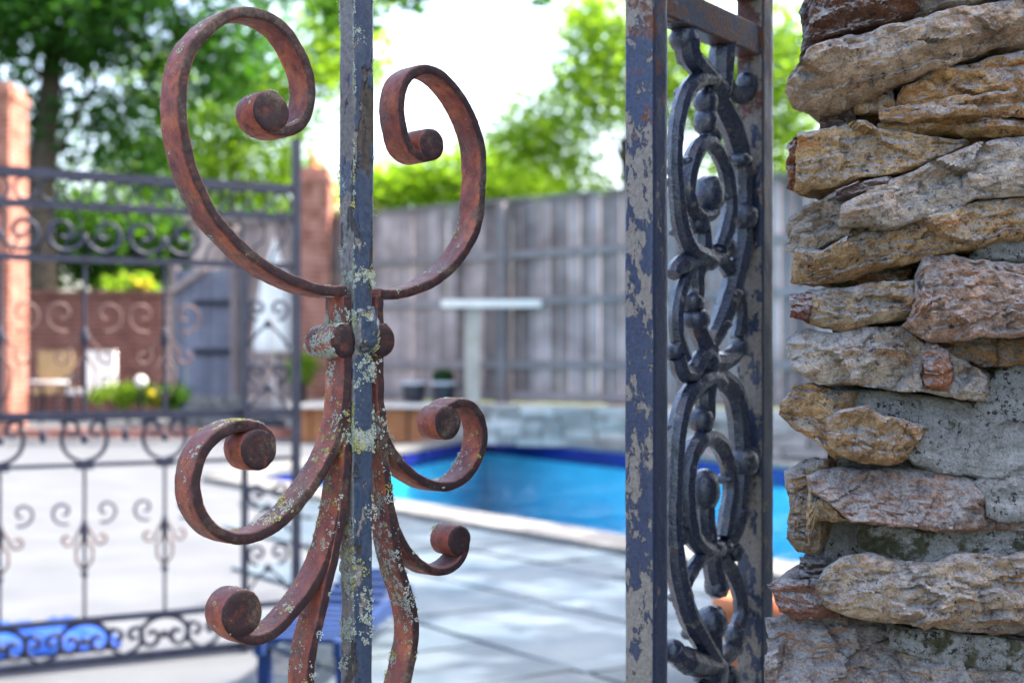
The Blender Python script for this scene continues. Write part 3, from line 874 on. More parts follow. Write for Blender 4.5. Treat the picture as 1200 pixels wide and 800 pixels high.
for x_, y_, r_ in ((789, 166, 9), (790, 214, 9), (800, 108, 8), (858, 142, 9), (846, 186, 9), (804, 190, 8.5), (851, 232, 9), (858, 344, 10), (846, 380, 9), (796, 272, 9), (790, 500, 9), (787, 552, 9), (787, 600, 9), (862, 466, 10), (867, 600, 10), (803, 556, 9.5), (851, 560, 9), (803, 600, 9), (796, 700, 10), (812, 742, 10), (846, 640, 10)):
    bead(x_, y_, r_, 'boss', (1.0, 1.15, 0.62))
arc([(812, 300), (802, 322), (794, 344), (790, 372), (792, 398), (800, 420)], [7, 7, 6.5, 6.5, 6.5, 7], 'scroll_arc', 0.002)
arc([(846, 300), (858, 316), (868, 340), (872, 370), (868, 396)], [6, 6.5, 6.5, 6.5, 6], 'scroll_arc', -0.004)
arc([(826, 648), (812, 660), (800, 684), (796, 704)], [7, 6.5, 6, 6], 'leaf_curl', 0.003)
arc([(846, 652), (858, 668), (868, 694), (870, 720), (862, 744)], [7, 7, 6.5, 6.5, 7], 'scroll_arc', -0.002)
bead(826, 306, 14, 'clasp', (1.2, 0.95, 0.7)); bead(833, 642, 13, 'clasp', (1.2, 0.95, 0.7))

# ------------------------------------------------------------------ dry-stacked stone wall (right)
SD = 1.12
BACK = np.array([0.40, 0.917])
wall = empty('stone_wall', (0.5, 1.35, 0), 'rough stacked fieldstone wall end beside the cast-iron post', 'stone wall')
def stone(top, bot, prot=0.0, col=(0.34, 0.27, 0.19), depth=0.2, seed=0, res=2.1, rough=1.0, rnd=7.0, name='stone', mat='stone', tilt=0.0, under=0.0, fac=4, label=None):
    """top/bot: outline in photograph pixels on the wall face; prot: mm proud of the face; tilt>0: the top leans back; under>0: share of the height that slopes back underneath"""
    r = np.random.default_rng(seed + 100)
    top = list(top); bot = list(bot)
    if top[-1][0] >= 1199:
        e = 1245 + 40 * r.random(); k = (top[-1][1] - top[-2][1]) / max(1, top[-1][0] - top[-2][0])
        top.append((e, top[-1][1] + 0.3 * k * (e - 1200))); bot.append((e, bot[-1][1]))
    tx = np.array([p[0] for p in top], float); ty = np.array([p[1] for p in top], float)
    bx = np.array([p[0] for p in bot], float); by = np.array([p[1] for p in bot], float)
    xl = min(tx[0], bx[0]); xr = max(tx[-1], bx[-1])
    Hm = float(np.mean(by) - np.mean(ty))
    nu = int(max(14, min(170, (xr - xl) / res))); nv = int(max(10, min(64, Hm / res)))
    D = SD - prot / 1000.0
    u = np.linspace(0, 1, nu); v = np.linspace(0, 1, nv)
    # denser sampling at borders
    u = 0.5 - 0.5 * np.cos(np.pi * u) * (0.35 + 0.65 * 1) if False else u
    sx = xl + u * (xr - xl)
    # the ends follow the outline's own slope
    tY = np.interp(sx, tx, ty); bY = np.interp(sx, bx, by)
    mid = (tY + bY) / 2; gap = np.maximum(bY - tY, 3.0); tY = mid - gap / 2; bY = mid + gap / 2
    U, Vv = np.meshgrid(u, v, indexing='ij')
    xsL = np.interp(v, [0, 1], [tx[0], bx[0]]); xsR = np.interp(v, [0, 1], [tx[-1], bx[-1]])
    PX = xsL[None, :] * (1 - U) + xsR[None, :] * U
    TY = np.interp(PX, tx, ty); BY = np.interp(PX, bx, by)
    md = (TY + BY) / 2; gp = np.maximum(BY - TY, 3.0)
    PY = md + (Vv - 0.5) * gp
    s = D / FPX
    X = (PX - 600) * s; Z = CAMZ + (HOR - PY) * s
    du = np.minimum(U, 1 - U) * (xr - xl) * s * 1000; dv = np.minimum(Vv, 1 - Vv) * gp * s * 1000
    Y = np.zeros_like(X)
    # rounded arris of uneven radius
    rn = 0.42 * rnd * (1 + 0.8 * fbm(np.stack([X * 40, Z * 40, X * 0 + seed], -1), 3, 7))
    rn = np.clip(rn, 1.5, None)
    for dd, ff in ((dv, 1.0), (du, 1.3)):
        rr = rn * ff
        q = np.clip(1 - dd / rr, 0, 1)
        Y += rr * (1 - np.sqrt(np.clip(1 - q * q, 0, 1))) * 0.9
    # broken facets
    cx, cz = X.mean(), Z.mean(); wx = (X.max() - X.min()) / 2 + 1e-6; wz = (Z.max() - Z.min()) / 2 + 1e-6
    fc = np.zeros_like(X)
    for k in range(fac):
        an = r.uniform(0, 2 * np.pi); sl = r.uniform(0.25, 1.0)
        nx_, nz_ = np.cos(an), np.sin(an)
        dist = ((X - cx) * nx_ * 0.7 + (Z - cz) * nz_)
        lim = (abs(nx_) * wx * 0.7 + abs(nz_) * wz) * r.uniform(0.35, 0.8)
        fc = np.maximum(fc, (dist - lim) * 1000 * sl)
    Y += np.clip(fc, 0, 26)
    area = (X.max() - X.min()) * (Z.max() - Z.min())
    isM = mat != 'stone'
    for kk, (spc, amp) in enumerate(() if isM else ((0.030, 1.3), (0.013, 0.55))):
        K = int(max(4, min(90, area / (spc * spc * 1.4))))
        sxk = r.uniform(X.min(), X.max(), K); szk = r.uniform(Z.min(), Z.max(), K)
        wob = 0.25 * spc * fbm(np.stack([X / spc, Z / spc, X * 0 + seed], -1), 3, 71 + kk)
        d2 = ((X + wob)[..., None] - sxk) ** 2 * 0.35 + ((Z + wob)[..., None] - szk) ** 2
        ki = d2.argmin(-1)
        hk = r.uniform(-1.6, 2.4, K); ak = r.uniform(-0.16, 0.16, K); bk = r.uniform(-0.30, 0.22, K)
        Y += rough * amp * (hk[ki] + (ak[ki] * (X - sxk[ki]) + bk[ki] * (Z - szk[ki])) * 1000)
    Y += tilt * (1 - Vv) * gp * s * 1000
    if under > 0:
        q = np.clip((Vv - (1 - under) - 0.06 * fbm(np.stack([X * 25, X * 0, X * 0 + seed], -1), 3, 3)) / under, 0, 1)
        Y += q * under * gp * s * 1000 * 0.75
    Pn = np.stack([X, Y * 0 + seed * 0.37, Z], -1)
    Y += rough * (5.5 * fbm(Pn * 28, 4, 11) + 2.6 * fbm(Pn * (60, 60, 190), 3, 13) + 1.5 * np.abs(fbm(Pn * 130, 3, 17)) * 2 + 0.7 * fbm(Pn * 420, 2, 19))
    # split bedding planes: each layer stands at its own depth
    if isM: Y += 3.2 * fbm(Pn * 75, 3, 91) + 1.6 * np.abs(fbm(Pn * 210, 3, 93)) * 2 + 5 * fbm(Pn * 18, 2, 95)
    for lay, am in (() if isM else ((0.0145, 2.4), (0.006, 0.55))):
        ph = (Vv * gp * s + 0.005 * fbm(Pn * 22, 3, 83)) / lay + seed * 0.37
        li = np.floor(ph).astype(int); fr_ = ph - li
        hh = _perm[(li * 131 + seed * 977 + int(lay * 1e4)) & 4095]
        Y += rough * am * (hh + 0.9 * (fr_ - 0.5))
    # splits along the bedding
    cr = np.abs(fbm(Pn * (9, 9, 60), 3, 23)); Y += (0 if isM else 1) * rough * 2.6 * np.clip(1 - cr / 0.035, 0, 1)
    Yw = D + Y / 1000.0
    jx = 0.0032 * rough * fbm(Pn * 55, 4, 29); jz = 0.0030 * rough * fbm(Pn * 55, 4, 31)
    front = np.stack([X + jx, Yw, Z + jz], -1)
    V = front.reshape(-1, 3).tolist(); F = []
    idx = lambda i, j: i * nv + j
    for i in range(nu - 1):
        for j in range(nv - 1):
            F.append((idx(i, j), idx(i, j + 1), idx(i + 1, j + 1), idx(i + 1, j)))
    per = [(i, 0) for i in range(nu)] + [(nu - 1, j) for j in range(1, nv)] + [(i, nv - 1) for i in range(nu - 2, -1, -1)] + [(0, j) for j in range(nv - 2, 0, -1)]
    base = np.array([front[i, j] for i, j in per])
    ccx, ccz = base[:, 0].mean(), base[:, 2].mean()
    prev = [idx(i, j) for i, j in per]; m = len(per)
    for dep in (0.004, 0.010, 0.018, 0.03, 0.05, 0.08, depth):
        ring = base.copy()
        ring[:, 0] += BACK[0] * dep; ring[:, 1] += BACK[1] * dep
        q = ring * 1.0
        sh = min(dep, 0.03)
        nn = fbm(q * 45 + seed, 4, 37)
        dz = np.sign(base[:, 2] - ccz) ; 
        ring[:, 2] += rough * (0.0045 * nn) - (base[:, 2] - ccz) * 0.10 * (sh / 0.03)
        ring[:, 0] += rough * 0.003 * fbm(q * 45 + seed, 3, 39)
        b = len(V); V += ring.tolist()
        cur = list(range(b, b + m))
        for k in range(m):
            F.append((prev[k], prev[(k + 1) % m], cur[(k + 1) % m], cur[k]))
        prev = cur
    F.append(tuple(prev))
    o = obj(name, V, F, M[mat], wall, True)
    o.data.set_sharp_from_angle(angle=R(38))
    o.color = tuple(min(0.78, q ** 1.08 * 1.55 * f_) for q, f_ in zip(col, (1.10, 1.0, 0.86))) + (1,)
    if label: o['label'] = label
    return o

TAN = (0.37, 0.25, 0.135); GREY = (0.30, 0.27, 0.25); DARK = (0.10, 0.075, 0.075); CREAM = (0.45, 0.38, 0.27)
PINK = (0.36, 0.27, 0.235); BRN = (0.23, 0.14, 0.09); RUST = (0.22, 0.10, 0.06); LGREY = (0.40, 0.38, 0.36)
# upper courses
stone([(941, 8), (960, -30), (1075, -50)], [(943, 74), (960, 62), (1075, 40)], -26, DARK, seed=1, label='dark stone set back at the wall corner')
stone([(948, 2), (956, -30), (1010, -45), (1078, -50)], [(953, 46), (982, 36), (1012, 28), (1076, 13)], 4, (0.15, 0.085, 0.065), seed=2, under=0.3, label='blackened stone with orange rust streaks')
stone([(1062, -30), (1115, -40), (1200, -60)], [(1072, 17), (1107, 10), (1200, -8)], -6, GREY, seed=3)
stone([(930, 84), (938, 72), (952, 52), (975, 44), (1012, 37), (1075, 20), (1107, 10), (1150, 3), (1200, -5)], [(929, 100), (940, 119), (968, 121), (1000, 120), (1035, 106), (1065, 91), (1110, 74), (1200, 46)], 14, (0.36, 0.295, 0.24), seed=4, under=0.42, rnd=9)
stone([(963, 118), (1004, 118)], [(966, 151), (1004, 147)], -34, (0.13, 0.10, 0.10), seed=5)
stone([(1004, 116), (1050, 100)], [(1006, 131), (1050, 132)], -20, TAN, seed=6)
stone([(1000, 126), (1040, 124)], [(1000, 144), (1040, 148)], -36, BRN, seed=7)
stone([(1060, 104), (1066, 91), (1095, 80), (1125, 75), (1150, 69), (1200, 58)], [(1060, 120), (1110, 118), (1150, 110), (1200, 108)], 2, (0.40, 0.265, 0.13), seed=8, under=0.2)
stone([(1037, 124), (1062, 118), (1110, 115), (1150, 107), (1200, 104)], [(1036, 138), (1075, 139), (1110, 138), (1140, 134), (1200, 136)], 12, (0.38, 0.255, 0.15), seed=9, rnd=4, under=0.2)
stone([(1036, 138), (1075, 138), (1112, 137), (1145, 134), (1200, 135)], [(1036, 153), (1075, 154), (1112, 151), (1135, 160), (1200, 158)], 4, (0.35, 0.24, 0.12), seed=10, rnd=5, under=0.4)
stone([(1134, 152), (1160, 147), (1200, 146)], [(1134, 166), (1160, 164), (1200, 157)], -12, TAN, seed=11)
stone([(931, 158), (962, 152), (1000, 143), (1017, 141), (1040, 154), (1080, 158), (1134, 163)], [(931, 224), (942, 228), (975, 216), (1010, 208), (1055, 203), (1085, 192), (1134, 168)], 0, (0.40, 0.30, 0.175), seed=12, rnd=6, label='tan stone with a pale flat left end')
stone([(925, 168), (934, 157)], [(925, 218), (935, 224)], -4, RUST, seed=13, rnd=4)
# big grey slab, its two beds, its caps
stone([(930, 262), (934, 249), (950, 236), (982, 223), (1007, 213), (1055, 206), (1072, 200), (1107, 181), (1150, 166), (1182, 158), (1200, 157)], [(930, 291), (962, 295), (982, 281), (1025, 271), (1070, 260), (1112, 250), (1140, 234), (1175, 231), (1200, 228)], 12, (0.35, 0.33, 0.315), seed=14, rnd=8, fac=6, label='long pale grey slab with black lichen specks')
stone([(986, 238), (1012, 227), (1046, 222)], [(986, 264), (1020, 267), (1058, 254)], 19, (0.34, 0.31, 0.29), seed=15, rnd=6)
stone([(981, 222), (1005, 212), (1046, 207)], [(982, 233), (1010, 226), (1046, 220)], 14, (0.11, 0.08, 0.085), seed=16, rnd=4)
stone([(931, 293), (962, 293), (982, 281), (1025, 270), (1070, 258), (1112, 249), (1150, 236), (1200, 228)], [(932, 330), (960, 336), (1000, 325), (1017, 318), (1062, 312), (1085, 304), (1112, 296), (1150, 288), (1200, 276)], 5, (0.36, 0.27, 0.165), seed=17, under=0.25, rnd=7)
stone([(1000, 322), (1075, 310)], [(1000, 338), (1075, 332)], -22, BRN, seed=18)
stone([(1142, 284), (1165, 279), (1200, 276)], [(1140, 306), (1165, 306), (1200, 308)], -4, LGREY, seed=19, name='mortar', mat='mortar')
stone([(948, 341), (970, 338), (1005, 335), (1050, 330), (1078, 326)], [(950, 377), (982, 388), (995, 390), (1020, 380), (1060, 375), (1078, 360)], -2, (0.42, 0.36, 0.28), seed=20, rnd=6, under=0.2)
stone([(924, 343), (951, 341)], [(924, 372), (951, 377)], 2, (0.17, 0.075, 0.065), seed=21, rnd=4, label='dark reddish iron-stained stone end')
stone([(1069, 356), (1084, 312), (1090, 301), (1125, 297), (1152, 300), (1200, 304)], [(1061, 384), (1075, 392), (1095, 398), (1125, 396), (1150, 393), (1200, 396)], 20, PINK, seed=22, rnd=10, fac=6, rough=1.2, label='large pinkish grey block with a fractured face')
stone([(1098, 396), (1140, 394), (1200, 396)], [(1098, 408), (1140, 430), (1200, 426)], -18, (0.30, 0.205, 0.12), seed=23)
stone([(926, 398), (936, 388), (952, 383), (982, 389), (1020, 383), (1062, 382), (1085, 400), (1115, 408), (1140, 426), (1160, 440)], [(931, 430), (952, 445), (977, 453), (1000, 450), (1040, 455), (1085, 461), (1112, 466), (1140, 470), (1160, 472)], 6, (0.37, 0.35, 0.325), seed=24, rnd=8, tilt=0.15, label='grey lichen-covered slab with an orange patch')
stone([(1081, 410), (1098, 402), (1114, 412)], [(1083, 452), (1098, 458), (1116, 460)], 9.5, (0.31, 0.15, 0.085), seed=25, rnd=3, rough=0.7)
stone([(915, 474), (932, 451), (950, 447), (982, 455), (1010, 460)], [(916, 486), (930, 503), (967, 524), (980, 536), (1010, 540)], -10, (0.42, 0.31, 0.175), seed=26, rnd=7)
stone([(972, 492), (984, 481), (1012, 476), (1034, 487), (1060, 492), (1088, 501)], [(973, 519), (984, 531), (1012, 545), (1050, 547), (1072, 538), (1088, 508)], 16, (0.37, 0.275, 0.175), seed=27, rnd=9, under=0.2)
# lime mortar bulk in the middle right
stone([(1005, 456), (1050, 458), (1100, 464), (1150, 472), (1178, 440), (1200, 420)], [(1005, 500), (1050, 520), (1072, 545), (1110, 556), (1150, 562), (1200, 566)], -4, LGREY, seed=28, name='mortar', mat='mortar', rnd=12, tilt=0.25, rough=0.9)
stone([(1148, 566), (1170, 556), (1200, 556)], [(1160, 606), (1180, 612), (1200, 612)], 4, LGREY, seed=29, name='mortar', mat='mortar', rnd=9, tilt=0.2)
# middle lower courses
stone([(923, 553), (940, 541), (972, 536)], [(924, 632), (936, 648), (962, 652)], -22, (0.30, 0.245, 0.18), seed=30, rnd=6)
stone([(946, 556), (962, 552), (992, 575)], [(948, 652), (958, 606), (998, 608)], -6, (0.40, 0.325, 0.22), seed=31, rnd=5)
stone([(950, 557), (975, 551), (1005, 552), (1055, 552), (1100, 550), (1138, 553), (1152, 570), (1165, 592)], [(956, 575), (975, 592), (1000, 612), (1055, 618), (1100, 624), (1140, 625), (1165, 618)], 12, (0.30, 0.22, 0.195), seed=32, rnd=10, tilt=0.5, fac=6, label='purplish brown ledge stone with a white crust')
stone([(1140, 606), (1170, 600), (1200, 600)], [(1140, 626), (1170, 624), (1200, 622)], -2, PINK, seed=33, under=0.4)
stone([(1008, 612), (1060, 614), (1120, 618), (1200, 618)], [(1008, 652), (1060, 662), (1120, 660), (1200, 656)], -14, LGREY, seed=34, name='mortar', mat='moss', rnd=10)
stone([(961, 690), (972, 671), (987, 653), (1015, 648), (1040, 656), (1060, 660), (1107, 660), (1120, 652), (1200, 650)], [(963, 702), (970, 714), (985, 722), (1015, 730), (1055, 736), (1107, 740), (1150, 746), (1200, 751)], 18, (0.37, 0.315, 0.26), seed=35, rnd=11, under=0.22, tilt=0.12, fac=6, rough=1.15, label='broad pale brown slab jutting out near the foot')
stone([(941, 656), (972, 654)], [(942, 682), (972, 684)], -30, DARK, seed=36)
stone([(905, 686), (914, 679), (940, 678), (990, 681)], [(907, 698), (916, 720), (936, 731), (990, 728)], -6, (0.20, 0.115, 0.10), seed=37, rnd=7, label='dark reddish stone jutting out low on the corner')
stone([(1046, 736), (1110, 740), (1200, 752)], [(1046, 760), (1110, 782), (1200, 790)], -12, LGREY, seed=38, name='mortar', mat='moss', rnd=9)
stone([(912, 744), (930, 735), (962, 732), (1000, 729), (1050, 738), (1075, 752)], [(914, 860), (962, 862), (1000, 864), (1075, 866)], 8, (0.29, 0.235, 0.21), seed=39, rnd=9, tilt=0.42)
stone([(897, 766), (914, 756)], [(898, 860), (914, 862)], -16, (0.20, 0.18, 0.19), seed=40, rnd=6)
stone([(1070, 766), (1120, 772), (1200, 784)], [(1070, 860), (1120, 862), (1200, 866)], 8, (0.34, 0.30, 0.27), seed=41, rnd=9, tilt=0.35)
# courses beyond the frame
k = 60
for y0 in (870, 940, 1010, 1090, 1180, 1270, 1370, 1480, 1600):
    x = 905 + random.random() * 30
    while x < 1500:
        w = random.uniform(90, 220)
        h = random.uniform(58, 90)
        stone([(x, y0 + 8), (x + w * 0.4, y0), (x + w, y0 + 5)], [(x + 2, y0 + h - 6), (x + w * 0.5, y0 + h), (x + w, y0 + h - 4)], random.uniform(-8, 14), random.choice([TAN, GREY, PINK, BRN, CREAM]), seed=k, res=7)
        x += w; k += 1
for y0 in (-120, -200, -290, -390, -500, -620, -750, -900):
    x = 925 + random.random() * 30
    while x < 1500:
        w = random.uniform(90, 220); h = random.uniform(68, 110)
        stone([(x, y0 + 8), (x + w * 0.4, y0), (x + w, y0 + 5)], [(x + 2, y0 + h - 6), (x + w * 0.5, y0 + h), (x + w, y0 + h - 4)], random.uniform(-8, 14), random.choice([TAN, GREY, PINK, BRN, CREAM]), seed=k, res=7)
        x += w; k += 1
for y0 in range(-60, 860, 62):
    x = 1270 + random.random() * 30
    while x < 1520:
        w = random.uniform(90, 200); h = random.uniform(52, 74)
        stone([(x, y0 + 8), (x + w * 0.4, y0), (x + w, y0 + 5)], [(x + 2, y0 + h - 6), (x + w * 0.5, y0 + h), (x + w, y0 + h - 4)], random.uniform(-8, 14), random.choice([TAN, GREY, PINK, BRN, CREAM]), seed=k, res=7)
        x += w; k += 1
# mortar bed filling the heart of the wall
V = []; F = []
nx_, nz_ = 120, 160
xs = np.linspace(0.262, 2.6, nx_) if False else 0.262 + (np.linspace(0, 1, nx_) ** 2.2) * 2.4
zs = np.linspace(0.0, 2.6, nz_)
XX, ZZ = np.meshgrid(xs, zs, indexing='ij')
YY = 1.168 + 0.012 * fbm(np.stack([XX * 30, ZZ * 30, XX * 0], -1), 4, 3) + 0.004 * fbm(np.stack([XX * 120, ZZ * 120, XX * 0], -1), 3, 5)
XX = XX + 0.010 * fbm(np.stack([XX * 30, ZZ * 30, XX * 0 + 4], -1), 3, 9) * (XX < 0.5)
V = np.stack([XX, YY, ZZ], -1).reshape(-1, 3).tolist()
for i in range(nx_ - 1):
    for j in range(nz_ - 1):
        F.append((i * nz_ + j, (i + 1) * nz_ + j, (i + 1) * nz_ + j + 1, i * nz_ + j + 1))
b = len(V)
for j in range(nz_): V.append((V[j][0] + 0.20, V[j][1] + 0.46, V[j][2]))
for j in range(nz_): V.append((V[(nx_ - 1) * nz_ + j][0], V[b + j][1], zs[j]))
for j in range(nz_ - 1):
    F.append((j, j + 1, b + j + 1, b + j)); F.append((b + j, b + j + 1, b + nz_ + j + 1, b + nz_ + j))
    F.append((b + nz_ + j, b + nz_ + j + 1, (nx_ - 1) * nz_ + j + 1, (nx_ - 1) * nz_ + j))
F.append(tuple([i * nz_ + nz_ - 1 for i in range(nx_)] + [b + 2 * nz_ - 1, b + nz_ - 1]))
o = obj('mortar', V, F, M['mortar'], wall, True)

# unseen house behind right of the viewer, added to block sky from that side
ho = empty('added_shade_house', (4.2, -2.4, 0), 'added brown brick house out of view, blocking sky from the right', 'house')
mb = MB(); mb.box((5.1, -2.0, 1.6), (5.0, 5.6, 3.2)); mb.build('wall', M['brickdark'], ho)
mb = MB(); mb.add([(2.4, -5.0, 3.2), (7.9, -5.0, 3.2), (7.9, 1.0, 3.2), (2.4, 1.0, 3.2), (5.1, -3.2, 4.2), (5.1, -0.8, 4.2)], [(0, 1, 4), (1, 2, 5, 4), (2, 3, 5), (3, 0, 4, 5), (0, 3, 2, 1)]); mb.build('roof', M['roof'], ho)
for y in (-3.8, -1.2):
    mb = MB(); mb.box((2.59, y, 1.5), (0.05, 1.1, 1.3)); wd = mb.build('window', M['white'], ho)
    mb = MB(); mb.box((2.56, y, 1.5), (0.02, 0.98, 1.18)); mb.build('pane', M['navy'], wd)

# ------------------------------------------------------------------ wrought-iron fence panel (middle distance, left)
FP = VPlane((-1.548, 4.3), (-0.742 + 1.548, 4.76 - 4.3))
fence = empty('iron_fence', (-1.2, 4.5, 0), 'dark wrought-iron fence panel with scroll bands in front of the white deck', 'iron fence')
S_R = FP.s_of(343); S_L = -1.15
ZR = [1.530, 1.435, 1.272, 0.785, 0.633, 0.150, 0.022]
for z, hh in zip(ZR, (0.030, 0.022, 0.020, 0.026, 0.012, 0.018, 0.024)):
    mb = MB(); mb.box(FP.w((S_L + S_R) / 2, z, 0), (S_R - S_L, 0.024, hh), (FP.d, FP.n, Vector((0, 0, 1)))); mb.build('rail', M['iron'], fence)
mb = MB(); mb.box(FP.w(S_R + 0.012, 0.85, 0), (0.024, 0.028, 1.70), (FP.d, FP.n, Vector((0, 0, 1)))); mb.build('post', M['iron'], fence)
S_M = FP.s_of(285)
mb = MB(); mb.box(FP.w(S_M, 0.64, 0.0135), (0.018, 0.02, 1.27), (FP.d, FP.n, Vector((0, 0, 1)))); mb.build('post', M['iron'], fence)
pick = [FP.s_of(99) + k * (FP.s_of(193) - FP.s_of(99)) for k in range(-6, 2)]
def spiral2d(cx, cz, r0, r1, a0, a1, n=26, sx=1):
    return [(cx + sx * (r0 + (r1 - r0) * i / n) * math.cos(a0 + (a1 - a0) * i / n), cz + (r0 + (r1 - r0) * i / n) * math.sin(a0 + (a1 - a0) * i / n)) for i in range(n + 1)]
def fline(pts, rad, name, mat='iron', dn=0.0, n=6, parent=None):
    mb = MB(); mb.tube([FP.w(a, b, dn) for a, b in pts], rad, n); return mb.build(name, M[mat], parent or fence, True)
pitch = pick[1] - pick[0]
for c in pick:
    mb = MB(); mb.tube([FP.w(c, 0.64, 0), FP.w(c, 0.15, 0)], 0.0055, 6); mb.build('picket', M['iron'], fence)
    mb = MB(); mb.tube([FP.w(c, 1.27, 0), FP.w(c, 0.785, 0)], 0.007, 6); mb.build('picket', M['iron'], fence)
    for sx in (-1, 1):
        # band under the middle rail
        q = pitch * 0.5
        fline([(c, 0.642)] + [(c + sx * q * 0.55 * math.sin(a), 0.715 - 0.07 * math.cos(a)) for a in np.linspace(0.3, 2.2, 12)] + spiral2d(c + sx * q * 0.33, 0.738, q * 0.30, q * 0.05, 0.7, 5.6, 18, sx), 0.0072, 'scroll')
        # bottom band
        fline([(c, 0.142)] + [(c + sx * q * 0.6 * math.sin(a), 0.088 + 0.055 * math.cos(a)) for a in np.linspace(0.3, 2.3, 12)] + spiral2d(c + sx * q * 0.34, 0.083, q * 0.28, q * 0.05, 5.4, 0.6, 18, sx), 0.0088, 'scroll')
        # upper band
        fline(spiral2d(c + sx * q * 0.52, 1.352, q * 0.52, q * 0.08, 3.14, 3.14 + 8.5, 34, sx), 0.0075, 'scroll')
        # flower on the picket, lower panel
        fline(spiral2d(c + sx * 0.065, 0.49, 0.040, 0.008, -2.0, 4.8, 24, sx), 0.0045, 'scroll')
        fline([(c, 0.46), (c + sx * 0.012, 0.435), (c + sx * 0.03, 0.405)] + spiral2d(c + sx * 0.052, 0.405, 0.024, 0.006, 3.3, 9.0, 20, sx), 0.0045, 'scroll', 'brownrust')
        fline([(c + sx * 0.006, 0.40), (c + sx * 0.026, 0.37), (c + sx * 0.024, 0.335), (c, 0.305)], 0.0045, 'scroll', 'brownrust')
        # upper panel flower
        fline(spiral2d(c + sx * 0.07, 1.10, 0.055, 0.01, -1.9, 5.0, 24, sx), 0.004, 'scroll', 'brownrust')
        fline([(c, 1.06), (c + sx * 0.02, 1.02), (c + sx * 0.05, 0.99)] + spiral2d(c + sx * 0.07, 0.97, 0.03, 0.008, 2.6, 8.4, 20, sx), 0.004, 'scroll', 'brownrust')
        fline([(c, 0.98), (c + sx * 0.035, 0.93), (c + sx * 0.03, 0.87), (c, 0.82)], 0.004, 'scroll', 'brownrust')
    for zz, rr in ((0.43, (0.012, 0.012, 0.04)), (0.295, (0.012, 0.012, 0.013)), (0.715, (0.013, 0.013, 0.016)), (0.085, (0.014, 0.014, 0.014)), (1.03, (0.013, 0.013, 0.035))):
        mb = MB(); mb.sphere(FP.w(c, zz, 0), rr, 10, 8); mb.build('knop', M['iron'], fence, True)
    h2 = c + pitch / 2
    for sx in (-1, 1):
        fline([(h2, 0.03)] + [(h2 + sx * q * 0.42 * math.sin(a), 0.085 - 0.05 * math.cos(a)) for a in np.linspace(0.3, 2.3, 10)] + spiral2d(h2 + sx * q * 0.22, 0.09, q * 0.20, q * 0.04, 0.9, 5.6, 14, sx), 0.008, 'scroll', dn=0.004)
    mb = MB(); mb.sphere(FP.w(h2, 0.725, 0), (0.011, 0.011, 0.022), 10, 8); mb.build('knop', M['iron'], fence, True)
    mb = MB(); mb.box(FP.w(c, 0.633, 0), (0.05, 0.028, 0.026), (FP.d, FP.n, Vector((0, 0, 1)))); mb.build('knop', M['iron'], fence)
for k in range(22):
    c = S_R - 0.04 - k * 0.075
    fline([(c + 0.030 * math.cos(a), 1.4825 + 0.034 * math.sin(a)) for a in np.linspace(0, 6.283, 15)], 0.0048, 'ring')
    fline([(c - 0.0375, 1.285), (c - 0.02, 1.33), (c + 0.012, 1.352), (c + 0.02, 1.39), (c, 1.425)], 0.0042, 'tendril')
# narrow filigree bay at the post
cb = (S_M + S_R) / 2; hb = (S_R - S_M) / 2 - 0.012
for z0 in (0.27, 0.47, 0.87, 1.08):
    for sx in (-1, 1):
        fline(spiral2d(cb + sx * hb * 0.5, z0 + 0.05, hb * 0.5, 0.006, -1.57, 6.2, 26, sx), 0.0062, 'scroll')
        fline([(cb, z0 + 0.0), (cb + sx * hb * 0.5, z0 - 0.03), (cb + sx * hb, z0 - 0.08)], 0.0048, 'scroll')
    mb = MB(); mb.sphere(FP.w(cb, z0, 0), 0.014, 10, 8); mb.build('knop', M['iron'], fence, True)

# ------------------------------------------------------------------ board fence on its stone footing (back)
fd = Vector((0.783, -0.622, 0)); fm = Vector((-0.622, -0.783, 0)); UZ = Vector((0, 0, 1))
f0 = Vector((-1.77, 18.4, 0))
bf = empty('board_fence', f0, 'tall weathered grey board fence behind the pool', 'fence')
s = -2.6
while s < 9.5:
    w = random.uniform(0.135, 0.15)
    h = 2.385 + random.uniform(-0.012, 0.012)
    mb = MB(); mb.box(f0 + fd * (s + w / 2) + UZ * (0.485 + h / 2) + fm * random.uniform(-0.006, 0.006), (w - 0.012, 0.022, h), (fd, fm, UZ), 0.003)
    mb.build('board', M['fence'], bf); s += w
for z in (0.56, 0.93, 1.68, 2.235):
    for a in np.arange(-2.6, 9.4, 2.4):
        mb = MB(); mb.box(f0 + fd * (a + 1.2) + UZ * z + fm * 0.039, (2.38, 0.04, 0.085), (fd, fm, UZ), 0.003); mb.build('rail', M['fencerail'], bf)
mb = MB(); mb.box(f0 + fd * 3.45 + UZ * 2.895, (12.2, 0.10, 0.03), (fd, fm, UZ)); mb.build('cap', M['fencerail'], bf)
for a in np.arange(-2.6, 9.6, 2.4):
    mb = MB(); mb.box(f0 + fd * a + UZ * 1.67 + fm * 0.11, (0.09, 0.09, 2.39), (fd, fm, UZ)); mb.build('post', M['fencerail'], bf)
rw = empty('retaining_wall', f0 + fm * 0.4, 'low pale stacked-stone retaining wall under the board fence', 'retaining wall')
mb = MB(); mb.box(f0 + fd * 3.4 + fm * 0.20 + UZ * 0.235, (12.2, 0.44, 0.468), (fd, fm, UZ)); mb.build('core', M['brickmortar'], rw)
z = 0.0
